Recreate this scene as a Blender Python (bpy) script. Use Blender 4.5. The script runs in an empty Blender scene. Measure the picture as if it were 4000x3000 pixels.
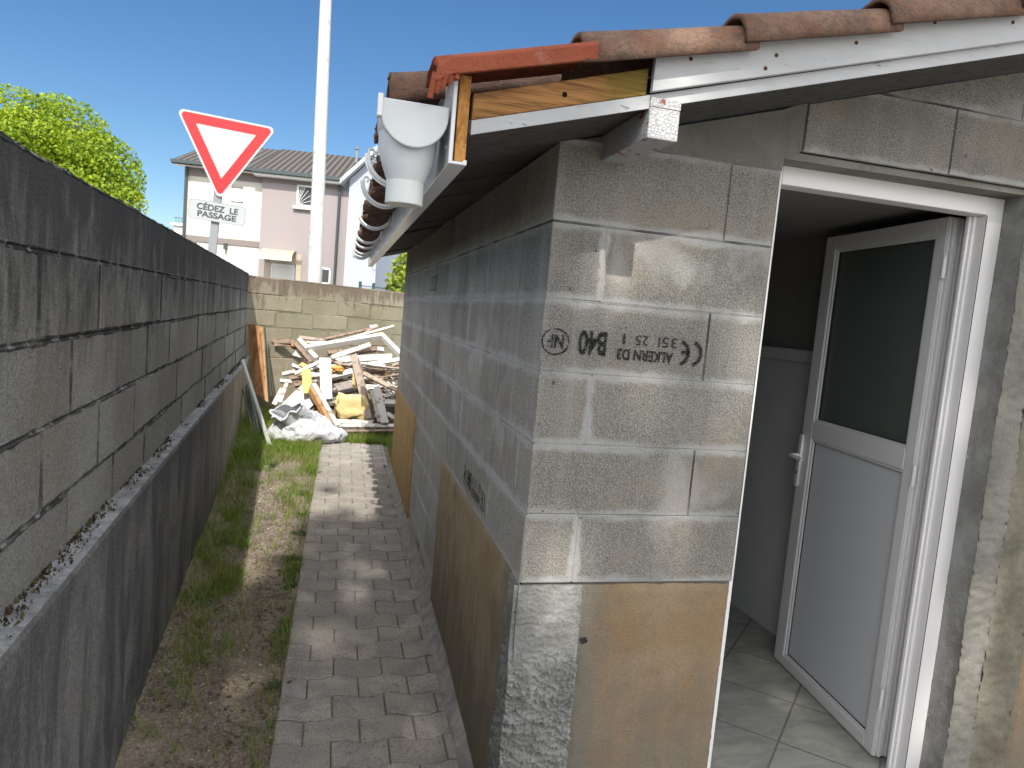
import bpy, bmesh, math, random
from mathutils import Vector, Matrix, noise as mnoise
random.seed(7)
scene = bpy.context.scene
COL = scene.collection

# ------------------------------------------------------------------ camera, light, exposure
RM = [[0.9661071, -0.2429794, 0.087167], [0.0604805, -0.1152167, -0.9914975], [0.2509566, 0.9631646, -0.0966161]]
CC = Vector([-0.561546, -1.87108, 0.550723])
FPX = 2777.328
cam_d = bpy.data.cameras.new('camera')
cam = bpy.data.objects.new('camera', cam_d)
COL.objects.link(cam)
cam_d.sensor_width = 36.0
cam_d.lens = FPX / 4000.0 * 36.0
cam_d.clip_start = 0.02
cam_d.clip_end = 2000
cam_d.dof.use_dof = True
cam_d.dof.focus_distance = 2.3
cam_d.dof.aperture_fstop = 9.0
rx, ry, rz = [Vector(r) for r in RM]
cam.matrix_world = Matrix(((rx.x, -ry.x, -rz.x, CC.x), (rx.y, -ry.y, -rz.y, CC.y), (rx.z, -ry.z, -rz.z, CC.z), (0, 0, 0, 1)))
scene.camera = cam

SUNDIR = Vector((0.15, 0.96, -1.0)).normalized()      # way the light travels
elev = math.asin(-SUNDIR.z)
azim = math.atan2(-SUNDIR.x, -SUNDIR.y)                # clockwise from +y, towards the sun
world = bpy.data.worlds.new('World')
scene.world = world
world.use_nodes = True
wn = world.node_tree.nodes
wl = world.node_tree.links
bg = wn['Background']
sky = wn.new('ShaderNodeTexSky')
sky.sky_type = 'NISHITA'
sky.sun_disc = False
sky.sun_elevation = elev
sky.sun_rotation = azim
sky.altitude = 50
sky.air_density = 1.0
sky.dust_density = 0.1
sky.ozone_density = 4.0
hsv = wn.new('ShaderNodeHueSaturation'); hsv.inputs['Saturation'].default_value = 1.17; hsv.inputs['Value'].default_value = 1.18
wl.new(sky.outputs[0], hsv.inputs['Color']); wl.new(hsv.outputs[0], bg.inputs[0])
bg.inputs[1].default_value = 0.05
# added cloud fill, out of view overhead and behind the camera, brightens the shade
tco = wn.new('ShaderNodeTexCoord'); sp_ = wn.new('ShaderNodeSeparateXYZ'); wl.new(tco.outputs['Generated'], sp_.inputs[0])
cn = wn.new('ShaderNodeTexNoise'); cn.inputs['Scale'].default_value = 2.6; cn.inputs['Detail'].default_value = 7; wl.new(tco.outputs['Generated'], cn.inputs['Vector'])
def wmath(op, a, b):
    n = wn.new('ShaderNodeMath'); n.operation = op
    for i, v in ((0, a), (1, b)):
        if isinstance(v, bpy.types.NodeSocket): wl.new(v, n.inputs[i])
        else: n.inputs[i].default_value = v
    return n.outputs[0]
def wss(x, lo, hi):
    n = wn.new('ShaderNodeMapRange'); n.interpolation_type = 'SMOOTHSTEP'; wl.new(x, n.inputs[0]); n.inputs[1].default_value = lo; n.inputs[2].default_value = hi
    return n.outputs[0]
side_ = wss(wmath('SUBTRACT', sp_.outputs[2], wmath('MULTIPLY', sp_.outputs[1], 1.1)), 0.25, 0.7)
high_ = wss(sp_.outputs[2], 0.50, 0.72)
fill_mask = wmath('MULTIPLY', wmath('MULTIPLY', wss(cn.outputs[0], 0.38, 0.60), wmath('MAXIMUM', side_, high_)), wss(sp_.outputs[2], 0.02, 0.12))
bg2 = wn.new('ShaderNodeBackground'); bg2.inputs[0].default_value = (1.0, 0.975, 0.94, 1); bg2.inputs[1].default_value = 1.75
wmix = wn.new('ShaderNodeMixShader'); wl.new(fill_mask, wmix.inputs[0]); wl.new(bg.outputs[0], wmix.inputs[1]); wl.new(bg2.outputs[0], wmix.inputs[2])
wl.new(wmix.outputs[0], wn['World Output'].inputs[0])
sun_d = bpy.data.lights.new('sun', 'SUN')
sun_d.energy = 3.0
sun_d.angle = math.radians(0.53)
sun_d.color = (1.0, 0.94, 0.84)
sun = bpy.data.objects.new('sun', sun_d)
COL.objects.link(sun)
sun.rotation_euler = SUNDIR.to_track_quat('-Z', 'Y').to_euler()
scene.view_settings.view_transform = 'Standard'
scene.view_settings.look = 'None'
scene.view_settings.exposure = 1.08
scene.view_settings.gamma = 1.0
scene.cycles.max_bounces = 8
scene.cycles.use_denoising = True

# ------------------------------------------------------------------ geometry helpers
def ray(px, py):
    a = Vector(((px - 2000) / FPX, (py - 1500) / FPX, 1.0))
    return rx * a.x + ry * a.y + rz * a.z
def hit(px, py, ax, c):
    d = ray(px, py)
    return CC + d * ((c - CC[ax]) / d[ax])
def at(px, py, Y):
    return hit(px, py, 1, Y)
def nz(x, y=0.0, z=0.0, s=1.0):
    return mnoise.noise(Vector((x * s, y * s, z * s)))
def tag(o, label=None, cat=None, group=None, kind=None):
    if label: o['label'] = label
    if cat: o['category'] = cat
    if group: o['group'] = group
    if kind: o['kind'] = kind
    return o
def empty(name, loc, label, cat, group=None):
    o = bpy.data.objects.new(name, None)
    o.empty_display_size = 0.1
    COL.objects.link(o)
    o.location = loc
    return tag(o, label, cat, group)
def link(name, me, mats, parent=None, smooth=False):
    o = bpy.data.objects.new(name, me)
    for m in (mats if isinstance(mats, (list, tuple)) else [mats]):
        me.materials.append(m)
    COL.objects.link(o)
    if parent is not None:
        o.parent = parent
        if parent.type == 'EMPTY' or parent.parent is not None:
            root = parent
            while root.parent: root = root.parent
            o.matrix_parent_inverse = Matrix.Identity(4)
            if parent.type == 'EMPTY':
                o.location = -Vector(parent.location)
    if smooth:
        for p in me.polygons: p.use_smooth = True
    return o
class MB:
    """collects faces in world coordinates and builds ONE mesh object"""
    def __init__(s):
        s.v = []; s.f = []; s.m = []; s.be = []; s.rnd = []; s.hasbe = False
    def face(s, pts, m=0, be=None, rnd=0.5):
        i = len(s.v)
        s.v += [tuple(p) for p in pts]
        s.f.append(tuple(range(i, i + len(pts)))); s.m.append(m)
        s.be.append(be); s.rnd.append(rnd)
        if be: s.hasbe = True
    def shape(s, verts, faces, m=0, rnd=0.5):
        i = len(s.v)
        s.v += [tuple(p) for p in verts]
        for f in faces:
            s.f.append(tuple(i + k for k in f)); s.m.append(m); s.be.append(None); s.rnd.append(rnd)
    def box(s, x0, x1, y0, y1, z0, z1, m=0, rnd=0.5):
        v = [(x0,y0,z0),(x1,y0,z0),(x1,y1,z0),(x0,y1,z0),(x0,y0,z1),(x1,y0,z1),(x1,y1,z1),(x0,y1,z1)]
        s.shape(v, BOXF, m, rnd)
    def beam(s, a, b, w, t, up=(0,0,1), m=0, rnd=0.5, bev=0.0):
        """bar from a to b; w along side, t along 'up'"""
        a = Vector(a); b = Vector(b); d = (b - a).normalized(); u = Vector(up)
        u = (u - d * u.dot(d)).normalized(); sd = d.cross(u)
        if bev <= 0:
            v = []
            for e in (a, b):
                for sx, sz in ((-1,-1),(1,-1),(1,1),(-1,1)):
                    v.append(e + sd * sx * w / 2 + u * sz * t / 2)
            s.shape(v, [(0,1,2,3),(7,6,5,4),(0,4,5,1),(1,5,6,2),(2,6,7,3),(3,7,4,0)], m, rnd)
        else:
            prof = []
            for sx, sz in ((-1,-1),(1,-1),(1,1),(-1,1)):
                o1 = (sx * (w/2 - bev), sz * t/2); o2 = (sx * w/2, sz * (t/2 - bev))
                prof += [o2, o1] if sx * sz > 0 else [o1, o2]
            n = 8
            v = []
            for e, q in ((a, 1), (b, 1)):
                for px_, pz_ in prof: v.append(e + sd * px_ + u * pz_)
            fs = [tuple(reversed(range(n))), tuple(range(n, 2*n))]
            for k in range(n): fs.append((k, (k+1) % n, n + (k+1) % n, n + k))
            s.shape(v, fs, m, rnd)
    def tube(s, pts, r, n=8, m=0, cap=True):
        pts = [Vector(p) for p in pts]
        rr = r if isinstance(r, (list, tuple)) else [r] * len(pts)
        v = []; up = Vector((0.3, 0.2, 1)).normalized()
        for i, p in enumerate(pts):
            d = (pts[min(i+1, len(pts)-1)] - pts[max(i-1, 0)]).normalized()
            a = d.cross(up)
            if a.length < 1e-3: a = d.cross(Vector((1,0,0)))
            a.normalize(); b = d.cross(a)
            for k in range(n):
                t = 2 * math.pi * k / n
                v.append(p + a * math.cos(t) * rr[i] + b * math.sin(t) * rr[i])
        f = []
        for i in range(len(pts) - 1):
            for k in range(n):
                f.append((i*n+k, i*n+(k+1)%n, (i+1)*n+(k+1)%n, (i+1)*n+k))
        if cap:
            f.append(tuple(range(n))); f.append(tuple((len(pts)-1)*n + k for k in reversed(range(n))))
        s.shape(v, f, m)
    def build(s, name, mats, parent=None, smooth=False, bevel=0, recalc=True):
        me = bpy.data.meshes.new(name)
        me.from_pydata(s.v, [], s.f)
        if not (len(set(s.m)) == 1 and s.m[0] == 0):
            me.polygons.foreach_set('material_index', s.m)
        at_ = me.attributes.new('rnd', 'FLOAT', 'FACE')
        at_.data.foreach_set('value', s.rnd)
        if s.hasbe:
            ca = me.attributes.new('be', 'FLOAT_COLOR', 'CORNER')
            k = 0; flat = []
            for f, be in zip(s.f, s.be):
                for j in range(len(f)):
                    flat += list(be[j]) if be else (0.5, 0.5, 0.5, 0.5)
            ca.data.foreach_set('color', flat)
        me.update()
        if recalc:
            bm = bmesh.new(); bm.from_mesh(me)
            bmesh.ops.recalc_face_normals(bm, faces=bm.faces)
            bm.to_mesh(me); bm.free()
        o = link(name, me, mats, parent, smooth)
        if bevel:
            md = o.modifiers.new('bevel', 'BEVEL'); md.width = bevel; md.segments = 2; md.limit_method = 'ANGLE'
        return o
BOXF = [(0,3,2,1),(4,5,6,7),(0,1,5,4),(1,2,6,5),(2,3,7,6),(3,0,4,7)]

# ------------------------------------------------------------------ material helpers
class NM:
    def __init__(s, name, rough=0.9, spec=0.3):
        s.mat = bpy.data.materials.new(name); s.mat.use_nodes = True
        s.t = s.mat.node_tree; s.n = s.t.nodes; s.l = s.t.links
        s.b = s.n['Principled BSDF']
        s.b.inputs['Roughness'].default_value = rough
        s.b.inputs['Specular IOR Level'].default_value = spec
        s._co = None
    def put(s, sock, val):
        if isinstance(val, bpy.types.NodeSocket): s.l.new(val, sock)
        else: sock.default_value = val
    def co(s, sx=1, sy=1, sz=1):
        if s._co is None: s._co = s.n.new('ShaderNodeTexCoord').outputs['Object']
        if (sx, sy, sz) == (1, 1, 1): return s._co
        m = s.n.new('ShaderNodeMapping'); m.inputs['Scale'].default_value = (sx, sy, sz)
        s.l.new(s._co, m.inputs[0]); return m.outputs[0]
    def noise(s, scale, detail=4, vec=None, rough=0.55, dist=0.0):
        n = s.n.new('ShaderNodeTexNoise'); s.l.new(vec or s.co(), n.inputs['Vector'])
        n.inputs['Scale'].default_value = scale; n.inputs['Detail'].default_value = detail
        n.inputs['Roughness'].default_value = rough; n.inputs['Distortion'].default_value = dist
        return n.outputs[0]
    def voro(s, scale, vec=None, feature='F1', out=0):
        n = s.n.new('ShaderNodeTexVoronoi'); n.feature = feature; s.l.new(vec or s.co(), n.inputs['Vector'])
        n.inputs['Scale'].default_value = scale; return n.outputs[out]
    def math(s, op, a, b=0.0, c=0.0):
        n = s.n.new('ShaderNodeMath'); n.operation = op
        s.put(n.inputs[0], a); s.put(n.inputs[1], b)
        if len(n.inputs) > 2: s.put(n.inputs[2], c)
        return n.outputs[0]
    def ss(s, x, lo, hi, a=0.0, b=1.0):
        n = s.n.new('ShaderNodeMapRange'); n.interpolation_type = 'SMOOTHSTEP'
        s.put(n.inputs[0], x); s.put(n.inputs[1], lo); s.put(n.inputs[2], hi); s.put(n.inputs[3], a); s.put(n.inputs[4], b)
        return n.outputs[0]
    def mix(s, f, a, b, mode='MIX'):
        n = s.n.new('ShaderNodeMix'); n.data_type = 'RGBA'; n.blend_type = mode
        s.put(n.inputs[0], f)
        s.put(n.inputs[6], a if isinstance(a, bpy.types.NodeSocket) else (*a, 1)[:4])
        s.put(n.inputs[7], b if isinstance(b, bpy.types.NodeSocket) else (*b, 1)[:4])
        return n.outputs[2]
    def ramp(s, f, stops):
        n = s.n.new('ShaderNodeValToRGB'); s.put(n.inputs[0], f)
        e = n.color_ramp.elements
        while len(e) < len(stops): e.new(0.5)
        for k, (p, c) in enumerate(stops): e[k].position = p; e[k].color = (*c, 1)[:4] if not isinstance(c, (int, float)) else (c, c, c, 1)
        return n.outputs[0]
    def sep(s, sock=None):
        n = s.n.new('ShaderNodeSeparateXYZ'); s.l.new(sock or s.co(), n.inputs[0]); return n.outputs
    def attr(s, name, out='Fac'):
        n = s.n.new('ShaderNodeAttribute'); n.attribute_name = name; return n.outputs[out] if out != 'node' else n
    def color(s, c): s.put(s.b.inputs['Base Color'], c if isinstance(c, bpy.types.NodeSocket) else (*c, 1)[:4])
    def bump(s, h, dist=0.01, strength=1.0):
        n = s.n.new('ShaderNodeBump'); s.put(n.inputs['Height'], h)
        n.inputs['Distance'].default_value = dist; n.inputs['Strength'].default_value = strength
        s.l.new(n.outputs[0], s.b.inputs['Normal']); return n
    def add(s, *xs):
        r = xs[0]
        for x in xs[1:]: r = s.math('ADD', r, x)
        return r
    def mul(s, a, b): return s.math('MULTIPLY', a, b)

def plain(name, c, rough=0.6, spec=0.4, var=0.08, scale=12, bump=0.0, metal=0.0):
    m = NM(name, rough, spec)
    f = m.noise(scale, 5)
    m.color(m.mix(f, tuple(x * (1 - var) for x in c), tuple(min(1, x * (1 + var)) for x in c)))
    if bump: m.bump(m.noise(scale * 8, 3), bump)
    m.b.inputs['Metallic'].default_value = metal
    return m.mat

def block_edges(m):
    n = m.attr('be', 'node'); sp = m.n.new('ShaderNodeSeparateColor'); m.l.new(n.outputs['Color'], sp.inputs[0])
    hd = m.math('MINIMUM', sp.outputs[2], n.outputs['Alpha'])
    vd = m.math('MINIMUM', sp.outputs[0], sp.outputs[1])
    return hd, vd
def new_block_mat(name='new_concrete_block', side=False):
    m = NM(name, 0.95, 0.15)
    hd, vd = block_edges(m)
    warp = m.math('SUBTRACT', m.noise(8, 4), 0.5)
    fine = m.math('SUBTRACT', m.noise(70, 4), 0.5)
    w = m.add(m.mul(warp, 0.05), m.mul(fine, 0.020))
    rnd = m.attr('rnd')
    if side:
        vwide = m.ss(m.noise(4, 2), 0.45, 0.6)
    else:
        vwide = m.mul(m.ss(m.sep()[0], 0.25, 0.40, 1, 0), m.ss(m.sep()[0], 0.03, 0.07, 0.25, 1))
    present = m.ss(m.noise(3.3, 3), 0.34, 0.56, 0.6 if side else 0.25, 1.0)
    mh = m.mul(m.ss(m.add(hd, w), 0.006, 0.028 if side else 0.026, 1, 0), present)
    mv = m.mul(m.ss(m.add(vd, w), 0.006, 0.022, 1, 0), vwide)
    mort = m.math('MAXIMUM', mh, mv)
    smear = m.mul(m.ss(m.noise(3.6, 4, dist=.6), 0.56, 0.68), 0.6)
    mort = m.math('MAXIMUM', mort, smear)
    grain = m.noise(240, 4, rough=0.8)
    grain2 = m.noise(95, 3, rough=0.7)
    k = 1.95 if side else 0.86  # side copy of the blocks much paler: skylight put into its colour
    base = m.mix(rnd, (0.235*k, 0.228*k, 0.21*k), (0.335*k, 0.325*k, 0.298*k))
    base = m.mix(m.ss(grain, 0.36, 0.66), m.mix(0.68, base, (0.03, 0.03, 0.03)), m.mix(0.26, base, (0.6, 0.58, 0.52)))
    base = m.mix(m.ss(grain2, 0.50, 0.75, 0, 0.30), base, (0.07, 0.068, 0.062))
    base = m.mix(m.ss(m.noise(3.1, 3), 0.45, 0.75, 0, 0.5), base, (0.33, 0.27, 0.21))
    streak = m.noise(17, 3, m.co(1, 1, 0.05))
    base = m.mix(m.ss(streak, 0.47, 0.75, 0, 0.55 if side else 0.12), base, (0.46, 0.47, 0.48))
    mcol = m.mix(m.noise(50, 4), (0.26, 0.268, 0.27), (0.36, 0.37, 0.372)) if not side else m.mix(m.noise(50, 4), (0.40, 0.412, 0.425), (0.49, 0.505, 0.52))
    col = m.mix(m.mul(mort, 0.72), base, mcol)
    col = m.mix(m.ss(m.noise(2.3, 5, dist=.5), 0.52, 0.74, 0, 0.42), col, (0.15, 0.145, 0.13))
    d = m.math('MINIMUM', m.add(hd, m.mul(fine, .004)), m.math('ADD', m.add(vd, m.mul(fine, .004)), m.mul(vwide, 0.02)))
    hclose = m.ss(m.math('SUBTRACT', vd, hd), -.002, .004)
    hk = m.mul(hclose, m.ss(m.sep()[2], .70, .78, .82, .0))
    crack = m.mul(m.mul(m.ss(d, 0.0012, 0.0038, 1, 0), m.ss(m.noise(4.4, 2), 0.44, 0.60, 0.3, 1.0)), m.math('SUBTRACT', 1.0, hk))
    col = m.mix(m.mul(crack, 0.72), col, (0.03, 0.028, 0.024))
    pit = m.ss(m.noise(34, 3), 0.70, 0.74)
    col = m.mix(m.mul(pit, 0.6), col, (0.05, 0.045, 0.04))
    m.color(col)
    rough = m.mul(m.math('SUBTRACT', 1.2, mort), m.add(grain, m.mul(grain2, 0.9)))
    m.bump(m.add(m.mul(rough, 0.9), m.mul(m.noise(38, 5), 0.9), m.mul(mort, 0.7), m.mul(crack, -2.5), m.mul(pit, -1.5)), 0.0042)
    return m.mat
def smooth_mortar(name, c1, c2, sc=6, bump=0.004, streak=0.25):
    m = NM(name, 0.95, 0.15)
    f = m.noise(sc, 6, dist=0.4)
    c = m.mix(m.ss(f, 0.3, 0.7), c1, c2)
    g = m.noise(150, 3)
    c = m.mix(m.ss(g, 0.35, 0.7, 0.0, 0.5), m.mix(0.35, c, (0.05, 0.05, 0.045)), c)
    st = m.noise(30, 3, m.co(1, 1, 0.08))
    c = m.mix(m.ss(st, 0.55, 0.8, 0, streak), c, (0.08, 0.075, 0.065))
    m.color(c)
    m.bump(m.add(m.mul(m.noise(70, 4), 0.5), m.mul(g, 0.4), m.mul(m.noise(12, 4), 1.0)), bump)
    return m.mat
def old_block_mat(name, body1, body2, top_col, z_top0, z_top1, gap_col, zslope=0.0, dark=0.5):
    """weathered wall: black algae under the coping with runs of its own shape, darker joints"""
    m = NM(name, 0.97, 0.1)
    hd, vd = block_edges(m)
    rnd = m.attr('rnd')
    sep = m.sep()
    z = m.add(sep[2], m.mul(sep[1], zslope))
    warp = m.mul(m.math('SUBTRACT', m.noise(14, 4), 0.5), 0.022)
    body = m.mix(rnd, body1, body2)
    body = m.mix(m.ss(m.noise(2.2, 5), 0.35, 0.7), body, m.mix(0.35, body, (0.16, 0.12, 0.08)))
    g = m.noise(150, 4, rough=0.8)
    body = m.mix(m.ss(g, 0.3, 0.66, 0.6, 0.0), body, (0.03, 0.03, 0.03))
    body = m.mix(m.ss(m.noise(40, 5, rough=.7), .52, .7, 0, .3), body, (0.09, 0.09, 0.08))
    runs = m.noise(9, 6, m.co(1, 1, 0.34), rough=.7, dist=0.7)
    runs2 = m.noise(34, 4, m.co(1, 1, 0.12))
    lim = m.add(m.mul(m.math('SUBTRACT', runs, 0.5), 1.1), m.mul(m.math('SUBTRACT', runs2, 0.5), 0.3))
    alg = m.ss(m.add(z, lim), z_top0, z_top1)
    col = m.mix(m.mul(alg, dark), body, m.mix(g, tuple(x * 0.5 for x in top_col), tuple(x * 1.5 for x in top_col)))
    jd = m.math('MINIMUM', m.add(hd, warp), m.add(vd, m.mul(warp, 0.8)))
    jm = m.mul(m.ss(jd, 0.004, 0.011, 1, 0), m.ss(m.noise(11, 3), 0.3, 0.55, 0.3, 1.0))
    col = m.mix(m.mul(jm, 0.8), col, gap_col)
    lich = m.mul(m.ss(hd, 0.0, 0.012, 1, 0), m.ss(m.noise(17, 4), 0.56, 0.62))
    col = m.mix(m.mul(lich, 0.8), col, (0.34, 0.35, 0.36))
    m.color(col)
    m.bump(m.add(m.mul(g, 1.1), m.mul(m.noise(48, 5, rough=.7), 1.2), m.mul(jm, -1.6)), 0.007)
    return m.mat

M = {}
M['block'] = new_block_mat()
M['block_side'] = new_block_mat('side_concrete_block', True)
M['mortar'] = smooth_mortar('grey_mortar', (0.22, 0.218, 0.205), (0.35, 0.352, 0.345), 9, .005)
M['mortar_dark'] = smooth_mortar('dark_mortar', (0.15, 0.145, 0.13), (0.25, 0.24, 0.215), 5)
M['lintel_concrete'] = smooth_mortar('lintel_concrete', (0.14, 0.136, 0.126), (0.215, 0.21, 0.19), 4, 0.003)
M['oldwall'] = old_block_mat('weathered_block', (0.31, 0.31, 0.29), (0.40, 0.395, 0.365), (0.040, 0.041, 0.045), 0.26, 0.76, (0.03, 0.032, 0.036), 0.006, 0.85)
M['backwall'] = old_block_mat('weathered_sunny_block', (0.33, 0.31, 0.22), (0.40, 0.37, 0.27), (0.15, 0.12, 0.095), 0.52, 0.66, (0.24, 0.215, 0.165), 0.0, 0.9)

def plaster_mat(name, c1, c2, grime, gx0, gx1, axis=0):
    m = NM(name, 0.93, 0.2)
    f = m.noise(4.0, 5, dist=0.5)
    c = m.mix(m.ss(f, 0.3, 0.72), c1, c2)
    sep = m.sep()
    z = sep[2]
    runs = m.noise(15, 7, m.co(1, 1, 0.20), rough=.7, dist=.4)
    gz = m.add(m.mul(z, -1.0), m.mul(m.math('SUBTRACT', runs, 0.5), 1.3))
    c = m.mix(m.mul(m.ss(gz, 0.25, 0.95), 0.78), c, grime)
    c = m.mix(m.ss(m.noise(3.2, 6, rough=.65), .50, .70, 0, .55), c, tuple(x * .8 + .03 for x in grime))
    c = m.mix(m.mul(m.ss(m.noise(9, 6), 0.56, 0.72), 0.35), c, tuple(x * 0.6 for x in c1))
    a = m.add(sep[axis], m.mul(m.math('SUBTRACT', m.noise(7, 4), 0.5), 0.10))
    c = m.mix(m.ss(a, gx0, gx1, 0.85, 0.0), c, m.mix(m.noise(30, 3), (0.15, 0.145, 0.125), (0.22, 0.21, 0.18)))
    m.color(c)
    c = m.mix(m.ss(m.noise(95, 5, rough=.75), .5, .68, 0, .28), c, tuple(x * .45 for x in c1))
    m.color(c)
    m.bump(m.add(m.mul(m.noise(150, 4, rough=.8), 1.0), m.mul(m.noise(26, 4), 0.7)), 0.0055)
    return m.mat
M['plaster_front'] = plaster_mat('ochre_plaster_front', (0.27, 0.185, 0.105), (0.32, 0.245, 0.165), (0.18, 0.165, 0.135), 0.20, 0.30, 0)
M['plaster_side'] = plaster_mat('ochre_plaster_side', (0.32, 0.24, 0.145), (0.41, 0.32, 0.21), (0.12, 0.108, 0.088), 0.09, 0.20, 1)
M['plaster_far'] = plaster_mat('ochre_plaster_far', (0.46, 0.30, 0.14), (0.50, 0.35, 0.18), (0.26, 0.18, 0.07), -3, -2, 1)

def paint_mat(name, c=(0.41, 0.42, 0.44), chip=(0.13, 0.11, 0.09), chips=0.69, crack=False):
    m = NM(name, 0.6, 0.35)
    f = m.noise(22, 6, m.co(0.35, 1, 1))
    col = m.mix(f, tuple(x * 0.82 for x in c), tuple(min(1, x * 1.10) for x in c))
    fl = m.noise(75, 6, m.co(0.25, 1, 1.2), rough=.7)
    ch = m.mul(m.ss(fl, chips - .05, chips), m.ss(m.noise(7, 3), .42, .6))
    col = m.mix(m.mul(ch, 0.75), col, chip)
    h = m.mul(ch, -1.0)
    col = m.mix(m.ss(m.noise(60, 3, m.co(.12, 1, 1.5)), .5, .8, 0, .35), col, tuple(x * .7 for x in c))
    if crack:
        v = m.voro(95, m.co(1, 1, 1.5), 'DISTANCE_TO_EDGE')
        cr = m.ss(v, 0.01, 0.05, 1, 0)
        col = m.mix(m.mul(cr, 0.32), col, (0.2, 0.18, 0.17)); h = m.add(h, m.mul(cr, -1))
        red = m.mul(m.ss(m.noise(34, 4), 0.60, 0.62), m.ss(m.noise(12, 2), .45, .55))
        col = m.mix(red, col, (0.22, 0.03, 0.025))
    st = m.noise(6, 5)
    col = m.mix(m.ss(st, 0.5, 0.85, 0, 0.4), col, tuple(x * 0.6 for x in c))
    m.color(col)
    m.bump(m.add(h, m.mul(m.noise(60, 4, m.co(0.15, 1, 1)), 0.6)), 0.0018)
    return m.mat
M['white_paint'] = paint_mat('worn_white_paint')
M['white_paint_cracked'] = paint_mat('cracked_white_paint', crack=True)
def raw_wood(name, c1, c2, axis=(0.12, 1, 1), green=False, ring=60, stain=(0.10, 0.06, 0.03)):
    m = NM(name, 0.8, 0.25)
    f = m.noise(ring, 7, m.co(*axis), rough=.65, dist=0.5)
    c = m.mix(m.ss(f, 0.34, 0.62), c1, c2)
    c = m.mix(m.ss(m.noise(ring * 2.2, 4, m.co(axis[0] * .4, axis[1], axis[2])), .56, .66, 0, .55), c, tuple(x * .35 for x in c1))
    c = m.mix(m.ss(m.noise(5, 5), 0.55, 0.8, 0, 0.6), c, stain)
    if green:
        sx = m.sep()[0]
        g = m.ss(m.add(sx, m.mul(m.math('SUBTRACT', m.noise(18, 4), 0.5), 0.12)), -0.03, 0.03)
        c = m.mix(m.mul(g, 0.7), c, (0.13, 0.105, 0.015))
    m.color(c)
    m.bump(m.noise(ring * 1.5, 5, m.co(*axis), dist=0.6), 0.003)
    return m.mat
M['rafter_wood'] = raw_wood('bare_weathered_timber', (0.15, 0.07, 0.025), (0.36, 0.18, 0.065), (0.05, 1, 1), True, 110)
M['fascia_wood'] = raw_wood('fresh_orange_timber', (0.30, 0.13, 0.03), (0.50, 0.25, 0.07), (1, 0.1, 0.5))
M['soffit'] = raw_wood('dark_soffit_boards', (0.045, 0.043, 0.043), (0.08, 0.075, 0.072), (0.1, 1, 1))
M['pvc'] = plain('white_pvc', (0.60, 0.62, 0.65), 0.22, 0.5, 0.04, 3)
M['pvc_grey'] = plain('light_grey_pvc', (0.50, 0.53, 0.56), 0.35, 0.5, 0.07, 9)
M['pvc_pale'] = plain('pale_pvc_sleeve', (0.52, 0.55, 0.55), 0.4, 0.5, 0.08, 30)
M['door_pvc'] = plain('door_pvc', (0.70, 0.69, 0.70), 0.38, 0.45, 0.03, 2)
M['door_panel'] = plain('door_panel_pvc', (0.60, 0.62, 0.66), 0.42, 0.45, 0.04, 2)
def tile_mat(name, c1, c2, lich=True):
    m = NM(name, 0.9, 0.2)
    c = m.mix(m.ss(m.noise(9, 6), .3, .7), c1, c2)
    c = m.mix(m.mul(m.attr('rnd'), 0.35), c, (0.09, 0.05, 0.035))
    if lich:
        c = m.mix(m.ss(m.noise(26, 7, rough=.7), 0.42, 0.66, 0, 0.72), c, (0.085, 0.065, 0.052))
        c = m.mix(m.ss(m.noise(120, 4), 0.5, 0.72, 0, 0.55), c, (0.05, 0.042, 0.035))
        c = m.mix(m.ss(m.noise(19, 7, rough=.7), 0.57, 0.72, 0, 0.45), c, (0.27, 0.25, 0.19))
        c = m.mix(m.ss(m.noise(15, 5), 0.66, 0.74, 0, 0.4), c, (0.30, 0.19, 0.06))
    else:
        c = m.mix(m.ss(m.noise(30, 6), 0.5, 0.75, 0, 0.3), c, (0.20, 0.07, 0.045))
        c = m.mix(m.ss(m.noise(13, 4), 0.62, 0.70, 0, 0.35), c, (0.34, 0.20, 0.16))
    m.color(c)
    m.bump(m.add(m.noise(110, 6, rough=.7), m.mul(m.noise(20, 4), 1.5)), 0.006)
    return m.mat
M['tile_old'] = tile_mat('weathered_clay_tile', (0.155, 0.08, 0.053), (0.215, 0.14, 0.105))
M['tile_new'] = tile_mat('red_clay_tile', (0.27, 0.062, 0.032), (0.33, 0.09, 0.048), False)

# ------------------------------------------------------------------ block wall builder
def block_wall(mb, pos, rows, bev=0.004, dep=0.004, wob=0.0015, seed=1):
    """rows: (v0, v1, [u joints]); pos(u, v, n) -> world point"""
    r = random.Random(seed)
    for v0, v1, us in rows:
        for u0, u1 in zip(us[:-1], us[1:]):
            rn = r.random(); off = (r.random() - 0.5) * 2 * wob
            L = u1 - u0; H = v1 - v0
            U = [u0, u0 + bev, u1 - bev, u1]; V = [v0, v0 + bev, v1 - bev, v1]
            for i in range(3):
                for j in range(3):
                    pts = []; be = []
                    for (a, b) in ((i, j), (i+1, j), (i+1, j+1), (i, j+1)):
                        inner = a in (1, 2) and b in (1, 2)
                        pts.append(pos(U[a], V[b], off if inner else -dep))
                        be.append((U[a]-u0, u1-U[a], V[b]-v0, v1-V[b]))
                    mb.face(pts, 0, be, rn)

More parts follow.
